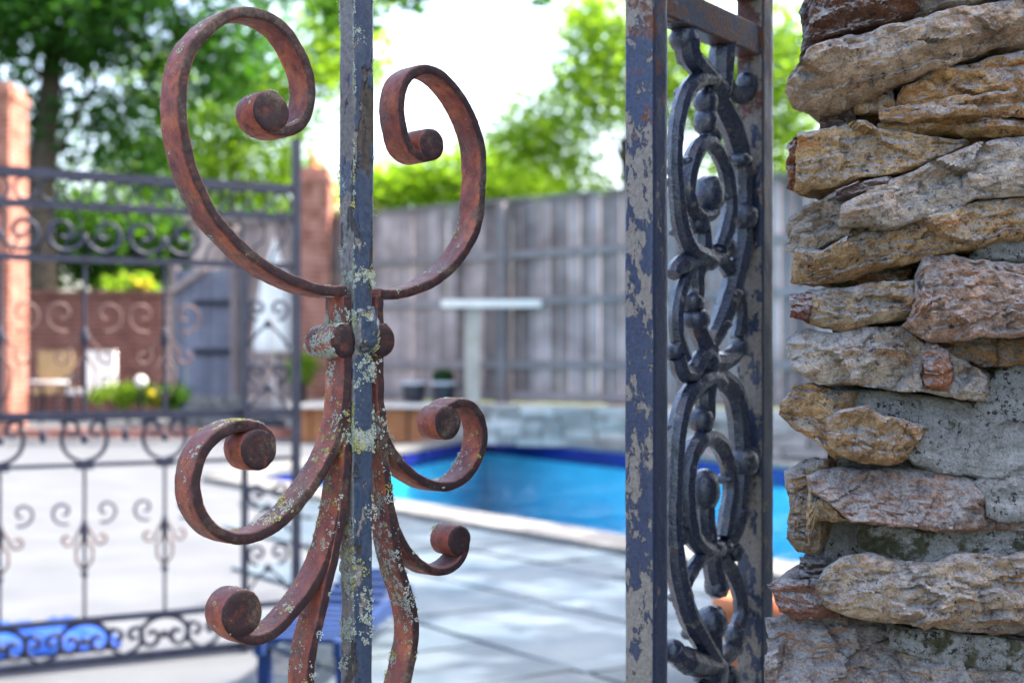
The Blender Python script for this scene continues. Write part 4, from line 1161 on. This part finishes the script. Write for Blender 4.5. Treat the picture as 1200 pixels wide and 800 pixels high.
while z < 0.46:
    h = random.choice([0.08, 0.10, 0.13]); h = min(h, 0.478 - z)
    s = -2.6 + random.random() * 0.2
    while s < 9.2:
        w = random.uniform(0.18, 0.5)
        mb = MB(); mb.box(f0 + fd * (s + w / 2) + fm * (0.44 + random.uniform(-0.012, 0.02)) + UZ * (z + h / 2 + 0.004), (w - 0.02, 0.10, h - 0.014), (fd, fm, UZ), 0.012)
        mb.build('stone', M['palestone'], rw); s += w
    z += h
    if h < 0.03: break

# T-shaped pale timber in front of the fence
tp = empty('timber_post', (-0.47, 16.9, 0), 'pale timber post with a crosspiece standing before the board fence', 'timber post')
tD = 16.75; c = P(554, 0, tD)
mb = MB(); mb.box((c.x, tD, (0.486 + 1.58) / 2), (0.17, 0.10, 1.58 - 0.486)); mb.build('upright', M['postwood'], tp)
c2 = P(576, 356, tD)
mb = MB(); mb.box((c2.x, tD - 0.07, c2.z), (1.17, 0.14, 0.085)); mb.build('crosspiece', M['palewood'], tp)

# planters on the retaining wall
def planter(px, w, ztop, D, label, plant=False):
    b = P(px, 0, D); root = empty('planter', (b.x, D, 0.478), label, 'planter', 'black planters on the retaining wall')
    mb = MB(); mb.lathe((b.x, D, 0.478), [(w * 0.36, 0), (w * 0.40, 0.02), (w * 0.47, (ztop - 0.478) * 0.85), (w * 0.47, (ztop - 0.478) * 0.86)], 24); mb.build('body', M['blackpot'], root, True)
    mb = MB(); mb.lathe((b.x, D, 0.478), [(w * 0.46, (ztop - 0.478) * 0.861), (w * 0.52, (ztop - 0.478) * 0.865), (w * 0.52, (ztop - 0.478)), (w * 0.44, (ztop - 0.478) * 1.01)], 24); mb.build('rim', M['potrim'], root, True)
    if plant:
        mb = MB(); mb.sphere((b.x, D, ztop + 0.06), (w * 0.45, w * 0.45, 0.09), 16, 10, 0.15); mb.build('dark_shrub', M['leaf_dark'], root)
planter(485, 0.32, 0.72, 17.35, 'black planter with a light rim left of the pale timber post')
planter(520, 0.32, 0.72, 17.05, 'black planter with a dark clipped shrub nearest the pale timber post', True)

# orange timber bench box by the pillar
bx = empty('timber_bench', (-1.85, 17.3, 0.0), 'orange stained timber bench box in front of the retaining wall', 'bench')
for px0, px1 in ((344, 366), (367, 389), (390, 420), (421, 450), (452, 478), (480, 510)):
    a = P(px0, 0, 17.1); b = P(px1, 0, 17.1)
    mb = MB(); mb.box(((a.x + b.x) / 2, 17.1, 0.21), (b.x - a.x - 0.012, 0.30, 0.41)); mb.build('panel', M['orangewood'], bx)
a = P(340, 0, 17.1); b = P(514, 0, 17.1)
mb = MB(); mb.box(((a.x + b.x) / 2, 17.07, 0.437), (b.x - a.x, 0.42, 0.04)); mb.build('seat', M['palewood'], bx)

# ------------------------------------------------------------------ brick pillars, brick wall, boarded gate (back left)
def brick_pillar(name, x0, x1, D, ztop, label, finial=False, mat='brick'):
    cx = (x0 + x1) / 2; w = x1 - x0
    root = empty(name, (cx, D + w / 2, 0.115), label, 'brick pillar')
    mb = MB(); mb.box((cx, D + w / 2, (0.115 + ztop - 0.12) / 2), (w - 0.03, w - 0.03, ztop - 0.12 - 0.115)); mb.build('core', M['brickmortar'], root)
    nb = max(2, round(w / 0.215)); bw = w / nb
    br = MB(); z = 0.115; r = 0
    while z < ztop - 0.2:
        for side in range(4):
            for k in range(nb + 1):
                a0 = max(-w / 2, -w / 2 + (k - (0.5 if r % 2 else 0)) * bw); a1 = min(w / 2, -w / 2 + (k + 1 - (0.5 if r % 2 else 0)) * bw)
                if a1 - a0 < 0.03: continue
                m_ = (a0 + a1) / 2; ln = a1 - a0 - 0.011
                if side == 0: br.box((cx + m_, D + 0.02, z + 0.033), (ln, 0.05, 0.064), jit=0.002)
                elif side == 1: br.box((cx + m_, D + w - 0.02, z + 0.033), (ln, 0.05, 0.064), jit=0.002)
                elif side == 2: br.box((cx - w / 2 + 0.02, D + w / 2 + m_, z + 0.033), (0.05, ln, 0.064), jit=0.002)
                else: br.box((cx + w / 2 - 0.02, D + w / 2 + m_, z + 0.033), (0.05, ln, 0.064), jit=0.002)
        z += 0.075; r += 1
    tag(br.build('bricks', M[mat], root), kind='stuff')
    cp = MB()
    cp.box((cx, D + w / 2, ztop - 0.16), (w + 0.06, w + 0.06, 0.07)); cp.build('cap', M[mat], root)
    cp = MB(); cp.box((cx, D + w / 2, ztop - 0.06), (w - 0.02, w - 0.02, 0.12)); cp.build('cap', M[mat], root)
    if finial:
        f = MB(); f.lathe((cx, D + w / 2, ztop), [(0.09, 0), (0.09, 0.03), (0.04, 0.06), (0.055, 0.12), (0.045, 0.17), (0.012, 0.22)], 16); f.build('finial', M['terracotta'], root, True)
brick_pillar('brick_pillar', P(-55, 0, 18.4).x, P(10, 0, 18.4).x, 18.4, P(0, 95, 18.4).z, 'tall orange brick pillar at the left edge behind the iron fence')
brick_pillar('brick_pillar', P(347, 0, 18.6).x, P(385, 0, 18.6).x, 18.6, P(0, 196, 18.6).z, 'shorter pinkish brick pillar topped with a small finial', True)

gw = empty('brick_wall', (-6.6, 22.0, 0.115), 'dark red brick garden wall behind the seating group', 'brick wall')
xa, xb = P(10, 0, 22).x, P(205, 0, 22).x
mb = MB(); mb.box(((xa + xb) / 2, 22.1, 1.06), (xb - xa, 0.16, 1.88)); mb.build('core', M['brickmortar'], gw)
br = MB(); z = 0.116; r = 0
while z < 1.95:
    x = xa + (0.11 if r % 2 else 0)
    while x < xb - 0.2:
        br.box((x + 0.104, 22.01, z + 0.033), (0.207, 0.05, 0.064), jit=0.002); x += 0.216
    z += 0.075; r += 1
tag(br.build('bricks', M['brickdark'], gw), kind='stuff')
mb = MB(); mb.box(((xa + xb) / 2, 22.08, 2.03), (xb - xa + 0.06, 0.30, 0.06)); mb.build('coping', M['brickdark'], gw)

bg_ = empty('boarded_gate', (-4.4, 20.2, 0.115), 'blue-grey boarded garden gate with black strap hinges', 'garden gate')
xa, xb = P(206, 0, 20.2).x, P(290, 0, 20.2).x; zt = P(0, 316, 20.2).z
n = 7; w = (xb - xa) / n
for k in range(n):
    mb = MB(); mb.box((xa + w * (k + 0.5), 20.2, (0.13 + zt) / 2), (w - 0.012, 0.03, zt - 0.13), jit=0.004); mb.build('board', M['greycover'], bg_)
for zz in (P(0, 355, 20.15).z, P(0, 412, 20.15).z):
    mb = MB(); mb.box(((xa + xb) / 2 + 0.12, 20.17, zz), ((xb - xa) * 0.72, 0.02, 0.085)); mb.build('hinge', M['iron'], bg_)
mb = MB(); a = P(200, 343, 20.1); b = P(243, 314, 20.1)
mb.tube([a, b], 0.045, 6); mb.build('brace', M['fencerail'], bg_)
for px in (203, 246, 292):
    q = P(px, 308, 20.2)
    mb = MB(); mb.box((q.x, 20.28, (0.115 + q.z) / 2), (0.11, 0.09, q.z - 0.115)); mb.build('post', M['fencerail'], bg_)
# fence continuing behind (grey shed side)
sh = empty('garden_shed', (-4.3, 23.5, -0.005), 'grey boarded shed wall behind the boarded gate', 'shed')
xa, xb = P(225, 0, 23.5).x, P(420, 0, 23.5).x; zt = P(0, 262, 23.5).z
s = xa
while s < xb:
    mb = MB(); mb.box((s + 0.09, 23.5, zt / 2), (0.172, 0.03, zt + random.uniform(-.02, .02)), jit=0.003); mb.build('board', M['fence'], sh); s += 0.18
mb = MB(); mb.box(((xa + xb) / 2, 24.3, zt + 0.06), (xb - xa + 0.3, 1.9, 0.08)); mb.build('roof', M['fencerail'], sh)

# closed white parasol
pa = P(322, 0, 18.9)
pr = empty('closed_parasol', (pa.x, 18.9, 0.115), 'folded white parasol beside the shorter brick pillar', 'parasol')
mb = MB(); mb.tube([(pa.x, 18.9, 0.115), (pa.x, 18.9, 2.62)], 0.022, 8); mb.build('pole', M['palewood'], pr)
mb = MB(); n = 20; prof = [(0.012, 2.60), (0.06, 2.42), (0.14, 2.1), (0.20, 1.7), (0.24, 1.25), (0.22, 1.10), (0.05, 1.09)]
for i, (r_, z) in enumerate(prof):
    for k in range(n):
        an = 2 * math.pi * k / n; q = r_ * (1 + (0.22 if k % 2 else -0.15) * (1 if i > 1 else 0))
        mb.v.append((pa.x + q * math.cos(an), 18.9 + q * math.sin(an), z))
for i in range(len(prof) - 1):
    for k in range(n): mb.f.append((i * n + k, (i + 1) * n + k, (i + 1) * n + (k + 1) % n, i * n + (k + 1) % n))
mb.build('canopy', M['white'], pr)
mb = MB(); mb.lathe((pa.x, 18.9, 0.115), [(0.24, 0), (0.24, 0.06), (0.05, 0.1), (0.04, 0.2)], 20); mb.build('base', M['blackpot'], pr, True)

# patio chairs and table
def chair(px, D, back_mat, label, rot):
    b = P(px, 0, D); root = empty('patio_chair', (0, 0, 0), label, 'chair', 'patio chairs on the terrace')
    parts = []
    mb = MB(); mb.box((0, 0, 0.42), (0.50, 0.50, 0.07)); parts.append(mb.build('seat', back_mat, root))
    mb = MB(); mb.box((0, 0.25, 0.75), (0.50, 0.06, 0.52)); parts.append(mb.build('backrest', back_mat, root))
    for sx in (-1, 1):
        for sy in (-1, 1):
            mb = MB(); mb.tube([(sx * 0.22, sy * 0.22, 0.385), (sx * 0.25, sy * 0.25, 0.0)], 0.018, 6); parts.append(mb.build('leg', M['iron'], root))
        mb = MB(); mb.tube([(sx * 0.275, 0.24, 0.64), (sx * 0.275, -0.2, 0.64), (sx * 0.275, -0.24, 0.40)], 0.02, 6); parts.append(mb.build('armrest', M['iron'], root))
    root.location = (b.x, D, 0.1145); root.rotation_euler = (0, 0, rot)
    for p_ in parts: p_.matrix_parent_inverse = Matrix.Identity(4)
chair(62, 20.6, M['tan'], 'tan wicker patio chair nearest the tall brick pillar', 0.15)
chair(107, 20.4, M['white'], 'white cushioned patio chair on the terrace', -0.2)
b = P(56, 0, 19.4)
tb = empty('patio_table', (b.x, 19.4, 0.115), 'low round patio table in front of the tan chair', 'table')
mb = MB(); mb.lathe((b.x, 19.4, 0.115), [(0.26, 0.555), (0.275, 0.56), (0.275, 0.585), (0.26, 0.59)], 24); mb.build('table_top', M['potrim'], tb)
for k in range(3):
    an = k * 2.094 + 0.4
    mb = MB(); mb.tube([(b.x + 0.2 * math.cos(an), 19.4 + 0.2 * math.sin(an), 0.115), (b.x + 0.08 * math.cos(an), 19.4 + 0.08 * math.sin(an), 0.4), (b.x + 0.18 * math.cos(an), 19.4 + 0.18 * math.sin(an), 0.67)], 0.018, 6); mb.build('leg', M['iron'], tb)
b = P(165, 447, 19.8)
gl = empty('globe_lantern', (b.x, 19.8, 0.115), 'white globe lantern in the flower bed', 'lantern')
mb = MB(); mb.sphere(b, 0.085, 18, 12); mb.build('globe', M['globe'], gl, True)
mb = MB(); mb.tube([(b.x, 19.8, 0.115), (b.x, 19.8, b.z - 0.07)], 0.02, 8); mb.build('stake', M['iron'], gl)

# stack of pale stones by the gate
st = empty('stone_pile', (P(248, 0, 18.9).x, 18.9, 0.115), 'low pile of pale stones in front of the boarded gate', 'stone pile')
for rrow, zz in enumerate((0.19, 0.33, 0.45)):
    x = P(212 + rrow * 6, 0, 18.9).x; xe = P(286 - rrow * 5, 0, 18.9).x
    while x < xe:
        w = random.uniform(0.15, 0.3)
        mb = MB(); mb.box((x + w / 2, 18.9 + random.uniform(-.03, .03), zz), (w - 0.02, 0.3, 0.125), jit=0.015); mb.build('stone', M['coping'], st); x += w

# terracotta pot by the pool
b = P(884, 0, 4.2)
tpot = empty('terracotta_pot', (b.x, 4.2, 0.02), 'orange terracotta pot on the paving behind the cast-iron post', 'flower pot')
mb = MB(); mb.lathe((b.x, 4.2, 0.02), [(0.075, 0), (0.08, 0.01), (0.105, 0.2), (0.108, 0.201)], 28); mb.build('body', M['terracotta'], tpot, True)
mb = MB(); mb.lathe((b.x, 4.2, 0.02), [(0.108, 0.2012), (0.122, 0.203), (0.124, 0.245), (0.114, 0.25), (0.10, 0.236)], 28); mb.build('rim', M['terracotta'], tpot, True)

# blue slatted lounge chair behind the scroll gate
lc = empty('blue_lounger', (-0.48, 4.3, 0.0), 'low blue slatted sun lounger behind the foot of the rusty scrolls', 'sun lounger')
ld = Vector((0.12, 0.993, 0)).normalized(); lw = Vector((ld.y, -ld.x, 0))
l0 = Vector((-0.60, 4.1, 0.0))
for k in range(12):
    c = l0 + ld * (k * 0.085) + UZ * (0.155 + (0.0 if k < 7 else (k - 6) * 0.012))
    mb = MB(); mb.box(c, (0.20, 0.055, 0.016), (lw, ld, UZ)); mb.build('slat', M['blueresin'], lc)
for sx in (-1, 1):
    mb = MB(); mb.box(l0 + lw * (sx * 0.115) + ld * 0.46 + UZ * 0.14, (0.025, 1.06, 0.045), (lw, ld, UZ)); mb.build('side_rail', M['blueresin'], lc)
    for q in (0.0, 0.92):
        mb = MB(); mb.box(l0 + lw * (sx * 0.115) + ld * q + UZ * 0.0585, (0.035, 0.04, 0.117), (lw, ld, UZ)); mb.build('leg', M['blueresin'], lc)

# crumpled blue pool cover lying on the deck behind the iron fence
nx_, ny_ = 46, 22
cx, cy = -1.72, 4.66
V = []; F = []
for lay in (0, 1):
    for i in range(nx_):
        for j in range(ny_):
            a, b = i / (nx_ - 1) * 2 - 1, j / (ny_ - 1) * 2 - 1
            q = np.array([[a * 3, b * 3, 0.0]])
            e = max(0, 1 - max(abs(a), abs(b)) ** 6)
            z = 0.016 + (0.05 + 0.05 * float(fbm(q, 3, 5)[0]) + 0.05 * abs(float(fbm(q * 1.8, 2, 8)[0]))) * e if lay == 0 else 0.004
            wob = 1 + 0.14 * float(fbm(q * 0.7, 2, 21)[0])
            V.append((cx + FP.d.x * a * 0.40 * wob + FP.n.x * b * 0.15 * wob, cy + FP.d.y * a * 0.40 * wob + FP.n.y * b * 0.15 * wob, z))
nn = nx_ * ny_
for i in range(nx_ - 1):
    for j in range(ny_ - 1):
        q = (i * ny_ + j, (i + 1) * ny_ + j, (i + 1) * ny_ + j + 1, i * ny_ + j + 1)
        F.append(q); F.append(tuple(x + nn for x in q[::-1]))
for i in range(nx_ - 1):
    for j in (0, ny_ - 1):
        a, b = i * ny_ + j, (i + 1) * ny_ + j
        F.append((a, b, b + nn, a + nn))
for j in range(ny_ - 1):
    for i in (0, nx_ - 1):
        a, b = i * ny_ + j, i * ny_ + j + 1
        F.append((a, b, b + nn, a + nn))
tag(obj('pool_cover', V, F, M['bluetarp'], None, True), 'crumpled bright blue pool cover on the deck behind the iron fence', 'pool cover')

# ------------------------------------------------------------------ neighbour's house beyond the fence
hD = 32
hs = empty('neighbour_house', (P(440, 0, hD).x, hD + 3, -0.005), 'house with a pinkish roof beyond the board fence', 'house')
xa, xb = P(330, 0, hD).x, P(492, 0, hD).x; ze = P(0, 246, hD).z; zr = P(0, 228, hD + 3).z
mb = MB(); mb.box(((xa + xb) / 2, hD + 3, ze / 2), (xb - xa - 0.6, 5.4, ze)); mb.build('wall', M['coping'], hs)
mb = MB(); mb.add([(xa, hD, ze), (xb, hD, ze), (xb, hD + 6, ze), (xa, hD + 6, ze), (xa + 1, hD + 3, zr), (xb - 1.6, hD + 3, zr)], [(0, 1, 5, 4), (2, 3, 4, 5), (1, 2, 5), (3, 0, 4), (0, 3, 2, 1)])
rf = mb.build('roof', M['roof'], hs)
q = P(502, 208, hD + 1)
mb = MB(); mb.box((q.x, hD + 1, (ze - 2 + q.z) / 2), (0.42, 0.42, q.z - ze + 2)); mb.build('chimney', M['terracotta'], hs)

# ------------------------------------------------------------------ trees and shrubs
def foliage(name, centers, n_tips, per_tip, leaf, mat, parent, seed, spread=0.28):
    r = np.random.default_rng(seed)
    vols = np.array([c[1][0] * c[1][1] * c[1][2] for c in centers]) ** 0.8
    which = r.choice(len(centers), n_tips, p=vols / vols.sum())
    d = r.normal(size=(n_tips, 3)); d /= np.linalg.norm(d, axis=1)[:, None]
    rad = r.random(n_tips) ** (1 / 2.2)
    cc = np.array([c[0] for c in centers])[which]; rr = np.array([c[1] for c in centers])[which]
    tips = cc + d * rr * rad[:, None]
    N = n_tips * per_tip
    pos = np.repeat(tips, per_tip, 0) + r.normal(size=(N, 3)) * spread * np.array([1, 1, 0.7])
    tint = np.repeat(r.random(n_tips), per_tip) * 0.6 + r.random(N) * 0.4
    a = r.normal(size=(N, 3)); a[:, 2] *= 0.6; a /= np.linalg.norm(a, axis=1)[:, None]
    b = np.cross(a, r.normal(size=(N, 3))); b /= np.linalg.norm(b, axis=1)[:, None]
    nrm = np.cross(a, b)
    L = leaf * r.uniform(0.6, 1.25, N)[:, None]
    V = np.stack([pos - a * L * 0.5, pos + b * L * 0.30 + nrm * L * 0.08, pos + a * L * 0.55, pos - b * L * 0.30 + nrm * L * 0.08], 1).reshape(-1, 3)
    me = bpy.data.meshes.new(name)
    me.vertices.add(len(V)); me.vertices.foreach_set('co', V.ravel())
    me.loops.add(N * 4); me.loops.foreach_set('vertex_index', np.arange(N * 4, dtype=np.int32))
    me.polygons.add(N); me.polygons.foreach_set('loop_start', np.arange(0, N * 4, 4, dtype=np.int32))
    at = me.attributes.new('tint', 'FLOAT', 'POINT'); at.data.foreach_set('value', np.repeat(tint, 4).astype(np.float32))
    me.update(calc_edges=True); me.validate()
    return link(name, me, mat, parent), tips

def tree(name, label, base, trunk_r, h, centers, n_tips, per_tip, leaf, mat, seed, group=None, spread=0.28, lean=(0, 0), lf=4, lk=0.2, nl=8):
    root = empty(name, base, label, 'tree', group)
    r = random.Random(seed)
    mb = MB(); base = Vector(base)
    pts = []; rad = []
    for i in range(9):
        f = i / 8
        pts.append(base + Vector((lean[0] * f + 0.12 * math.sin(f * 5 + seed), lean[1] * f + 0.1 * math.cos(f * 4 + seed), h * f)))
        rad.append(trunk_r * (1.25 - 0.75 * f) * (1.25 if i == 0 else 1))
    mb.tube(pts, rad, 12); trunk = mb.build('trunk', M['bark'], root, True)
    cr, tips = foliage('crown', centers, n_tips, per_tip, leaf, M[mat], root, seed, spread)
    for k in range(min(nl, len(tips))):
        t = Vector(tips[r.randrange(len(tips))]); s0 = pts[r.randrange(lf, 9)]
        m1 = s0.lerp(t, 0.5) + Vector((r.uniform(-.3, .3), r.uniform(-.3, .3), r.uniform(0, .5)))
        lm = MB(); lm.tube([s0, s0.lerp(m1, 0.5), m1, m1.lerp(t, 0.55), t], [trunk_r * lk, trunk_r * lk * 0.75, trunk_r * lk * 0.5, trunk_r * lk * 0.3, trunk_r * lk * 0.1], 6)
        lm.build('limb', M['bark'], root, True)
    return root
def PC(px, py, D, rx, ry, rz): 
    q = P(px, py, D); return ((q.x, q.y, q.z), (rx, ry, rz))

# big dark tree at the left
tree('shade_tree', 'large dark green tree with a thick trunk behind the tall brick pillar', (P(55, 0, 24).x, 24, -0.01), 0.30, 6.4,
     [PC(-10, -10, 24, 2.2, 1.8, 1.7), PC(110, 10, 24, 1.9, 1.6, 1.1), PC(140, 150, 24.5, 1.0, 1.2, 0.9), PC(15, 150, 24.6, 1.2, 1.0, 0.7), PC(235, 60, 24, 1.5, 1.2, 0.9), PC(190, -90, 24, 2.6, 2, 1.2)], 600, 38, 0.17, 'leaf_dark', 21)
# lighter tree next to it
tree('maple_tree', 'light green open tree seen through the large rusty scroll', (P(262, 0, 28).x, 28, -0.01), 0.16, 5.4,
     [PC(250, 190, 28, 1.9, 1.4, 1.0), PC(160, 235, 28, 1.6, 1.2, 0.9), PC(310, 120, 28, 1.3, 1.2, 1.2), PC(400, 60, 28, 1.0, 1.2, 1.6), PC(330, 250, 28, 1.4, 1.2, 0.8), PC(215, 100, 28, 1.2, 1.0, 1.0)], 330, 34, 0.17, 'leaf_bright', 22)
# limb reaching over the pool from the left
tree('overhanging_tree', 'tree whose leafy twigs hang into the top of the sky', (P(-120, 0, 19).x, 19.2, -0.01), 0.24, 8.4,
     [PC(470, -8, 18, 0.62, 0.5, 0.28), PC(395, 12, 18, 0.45, 0.5, 0.42), PC(530, -22, 18, 0.3, 0.4, 0.22), PC(330, -40, 18, 1.0, 0.9, 0.5), PC(200, -80, 18, 1.4, 1.0, 0.6), PC(640, -4, 18, 0.32, 0.3, 0.22), PC(590, -40, 18, 0.7, 0.4, 0.25)], 130, 34, 0.15, 'leaf_mid', 23, spread=0.13, lf=8, lk=0.12)
# bright trees beyond the board fence
tree('ash_tree', 'bright yellow-green tree rising over the board fence', (P(735, 0, 27).x, 27, -0.01), 0.2, 5.2,
     [PC(700, 120, 27, 1.3, 1.2, 1.2), PC(640, 190, 27, 1.1, 1.0, 0.75), PC(760, 60, 27, 1.6, 1.2, 1.3), PC(840, 130, 27, 1.6, 1.2, 1.3), PC(930, 90, 27, 1.4, 1.2, 1.6), PC(690, 30, 27, 0.8, 0.8, 0.8), PC(900, 190, 27, 1.3, 1.0, 0.8), PC(620, 150, 27, 0.6, 0.7, 0.7), PC(690, 215, 27, 1.2, 0.8, 0.4)], 540, 36, 0.15, 'leaf_bright', 24)
tree('young_tree', 'low bright green tree behind the fence beside the pinkish roof', (P(590, 0, 30).x, 30, -0.01), 0.12, 3.8,
     [PC(560, 215, 30, 1.2, 1.0, 0.75), PC(480, 222, 30, 1.0, 0.8, 0.55), PC(620, 225, 30, 1.0, 0.8, 0.6), PC(440, 218, 30.5, 0.8, 0.8, 0.5)], 210, 36, 0.17, 'leaf_bright', 25)
tree('dark_hedge_tree', 'dark bushy tree above the brick garden wall', (P(120, 0, 26).x, 26, -0.01), 0.16, 2.8,
     [PC(80, 290, 26, 1.2, 0.9, 0.8), PC(170, 285, 26, 1.4, 0.9, 0.8), PC(260, 290, 26, 1.3, 0.9, 0.7), PC(30, 260, 26.4, 1.0, 0.9, 0.9)], 260, 38, 0.19, 'leaf_mid', 26)
# tree to the right of the pool that dapples the paving
tree('poolside_tree', 'tree right of the pool that dapples the paving with shade', (6.6, 8.6, -0.01), 0.2, 5.0,
     [((5.0, 7.6, 6.2), (1.5, 1.4, 0.8)), ((4.3, 6.5, 5.8), (0.9, 0.9, 0.6)), ((6.4, 8.6, 5.8), (1.4, 1.4, 0.9)), ((5.3, 5.7, 5.9), (1.2, 0.8, 0.6)), ((4.6, 9.0, 6.0), (1.0, 0.9, 0.6))], 30, 60, 0.20, 'leaf_mid', 27, spread=0.17)

def shrub(name, label, c, r3, tips, leaf, mat, seed, flower=0):
    base = (c.x, c.y, 0.114)
    root = empty(name, base, label, 'shrub')
    mb = MB()
    for k in range(6):
        mb.tube([base, (c.x + random.uniform(-1, 1) * r3[0] * 0.5, c.y + random.uniform(-1, 1) * r3[1] * 0.5, c.z)], [0.02, 0.008], 5)
    mb.build('stem', M['bark'], root)
    foliage('leaves', [((c.x, c.y, c.z), r3)], tips, 26, leaf, M[mat], root, seed, 0.07)
    if flower:
        r = random.Random(seed); mb = MB()
        for k in range(flower):
            d = Vector((r.gauss(0, 1), r.gauss(0, 1) - 0.6, r.gauss(0, 1) + 0.3)).normalized()
            mb.sphere((c.x + d.x * r3[0], c.y + d.y * r3[1], c.z + d.z * r3[2]), 0.05, 7, 5)
        tag(mb.build('flowers', M['flower'], root), kind='stuff')
shrub('flowering_shrub', 'yellow flowering bush above the brick garden wall', P(150, 338, 22.6), (0.42, 0.25, 0.2), 46, 0.11, 'leaf_bright', 31, 14)
shrub('low_shrub', 'low green bedding plants beside the globe lantern', P(150, 462, 20.0), (0.55, 0.25, 0.13), 50, 0.08, 'leaf_bright', 32, 4)
shrub('low_shrub', 'low green plants between lantern and stone pile', P(200, 464, 20.0), (0.25, 0.2, 0.14), 30, 0.08, 'leaf_mid', 33)
shrub('pillar_shrub', 'small green shrub at the foot of the shorter brick pillar', P(356, 430, 18.3), (0.12, 0.12, 0.22), 20, 0.07, 'leaf_bright', 34)
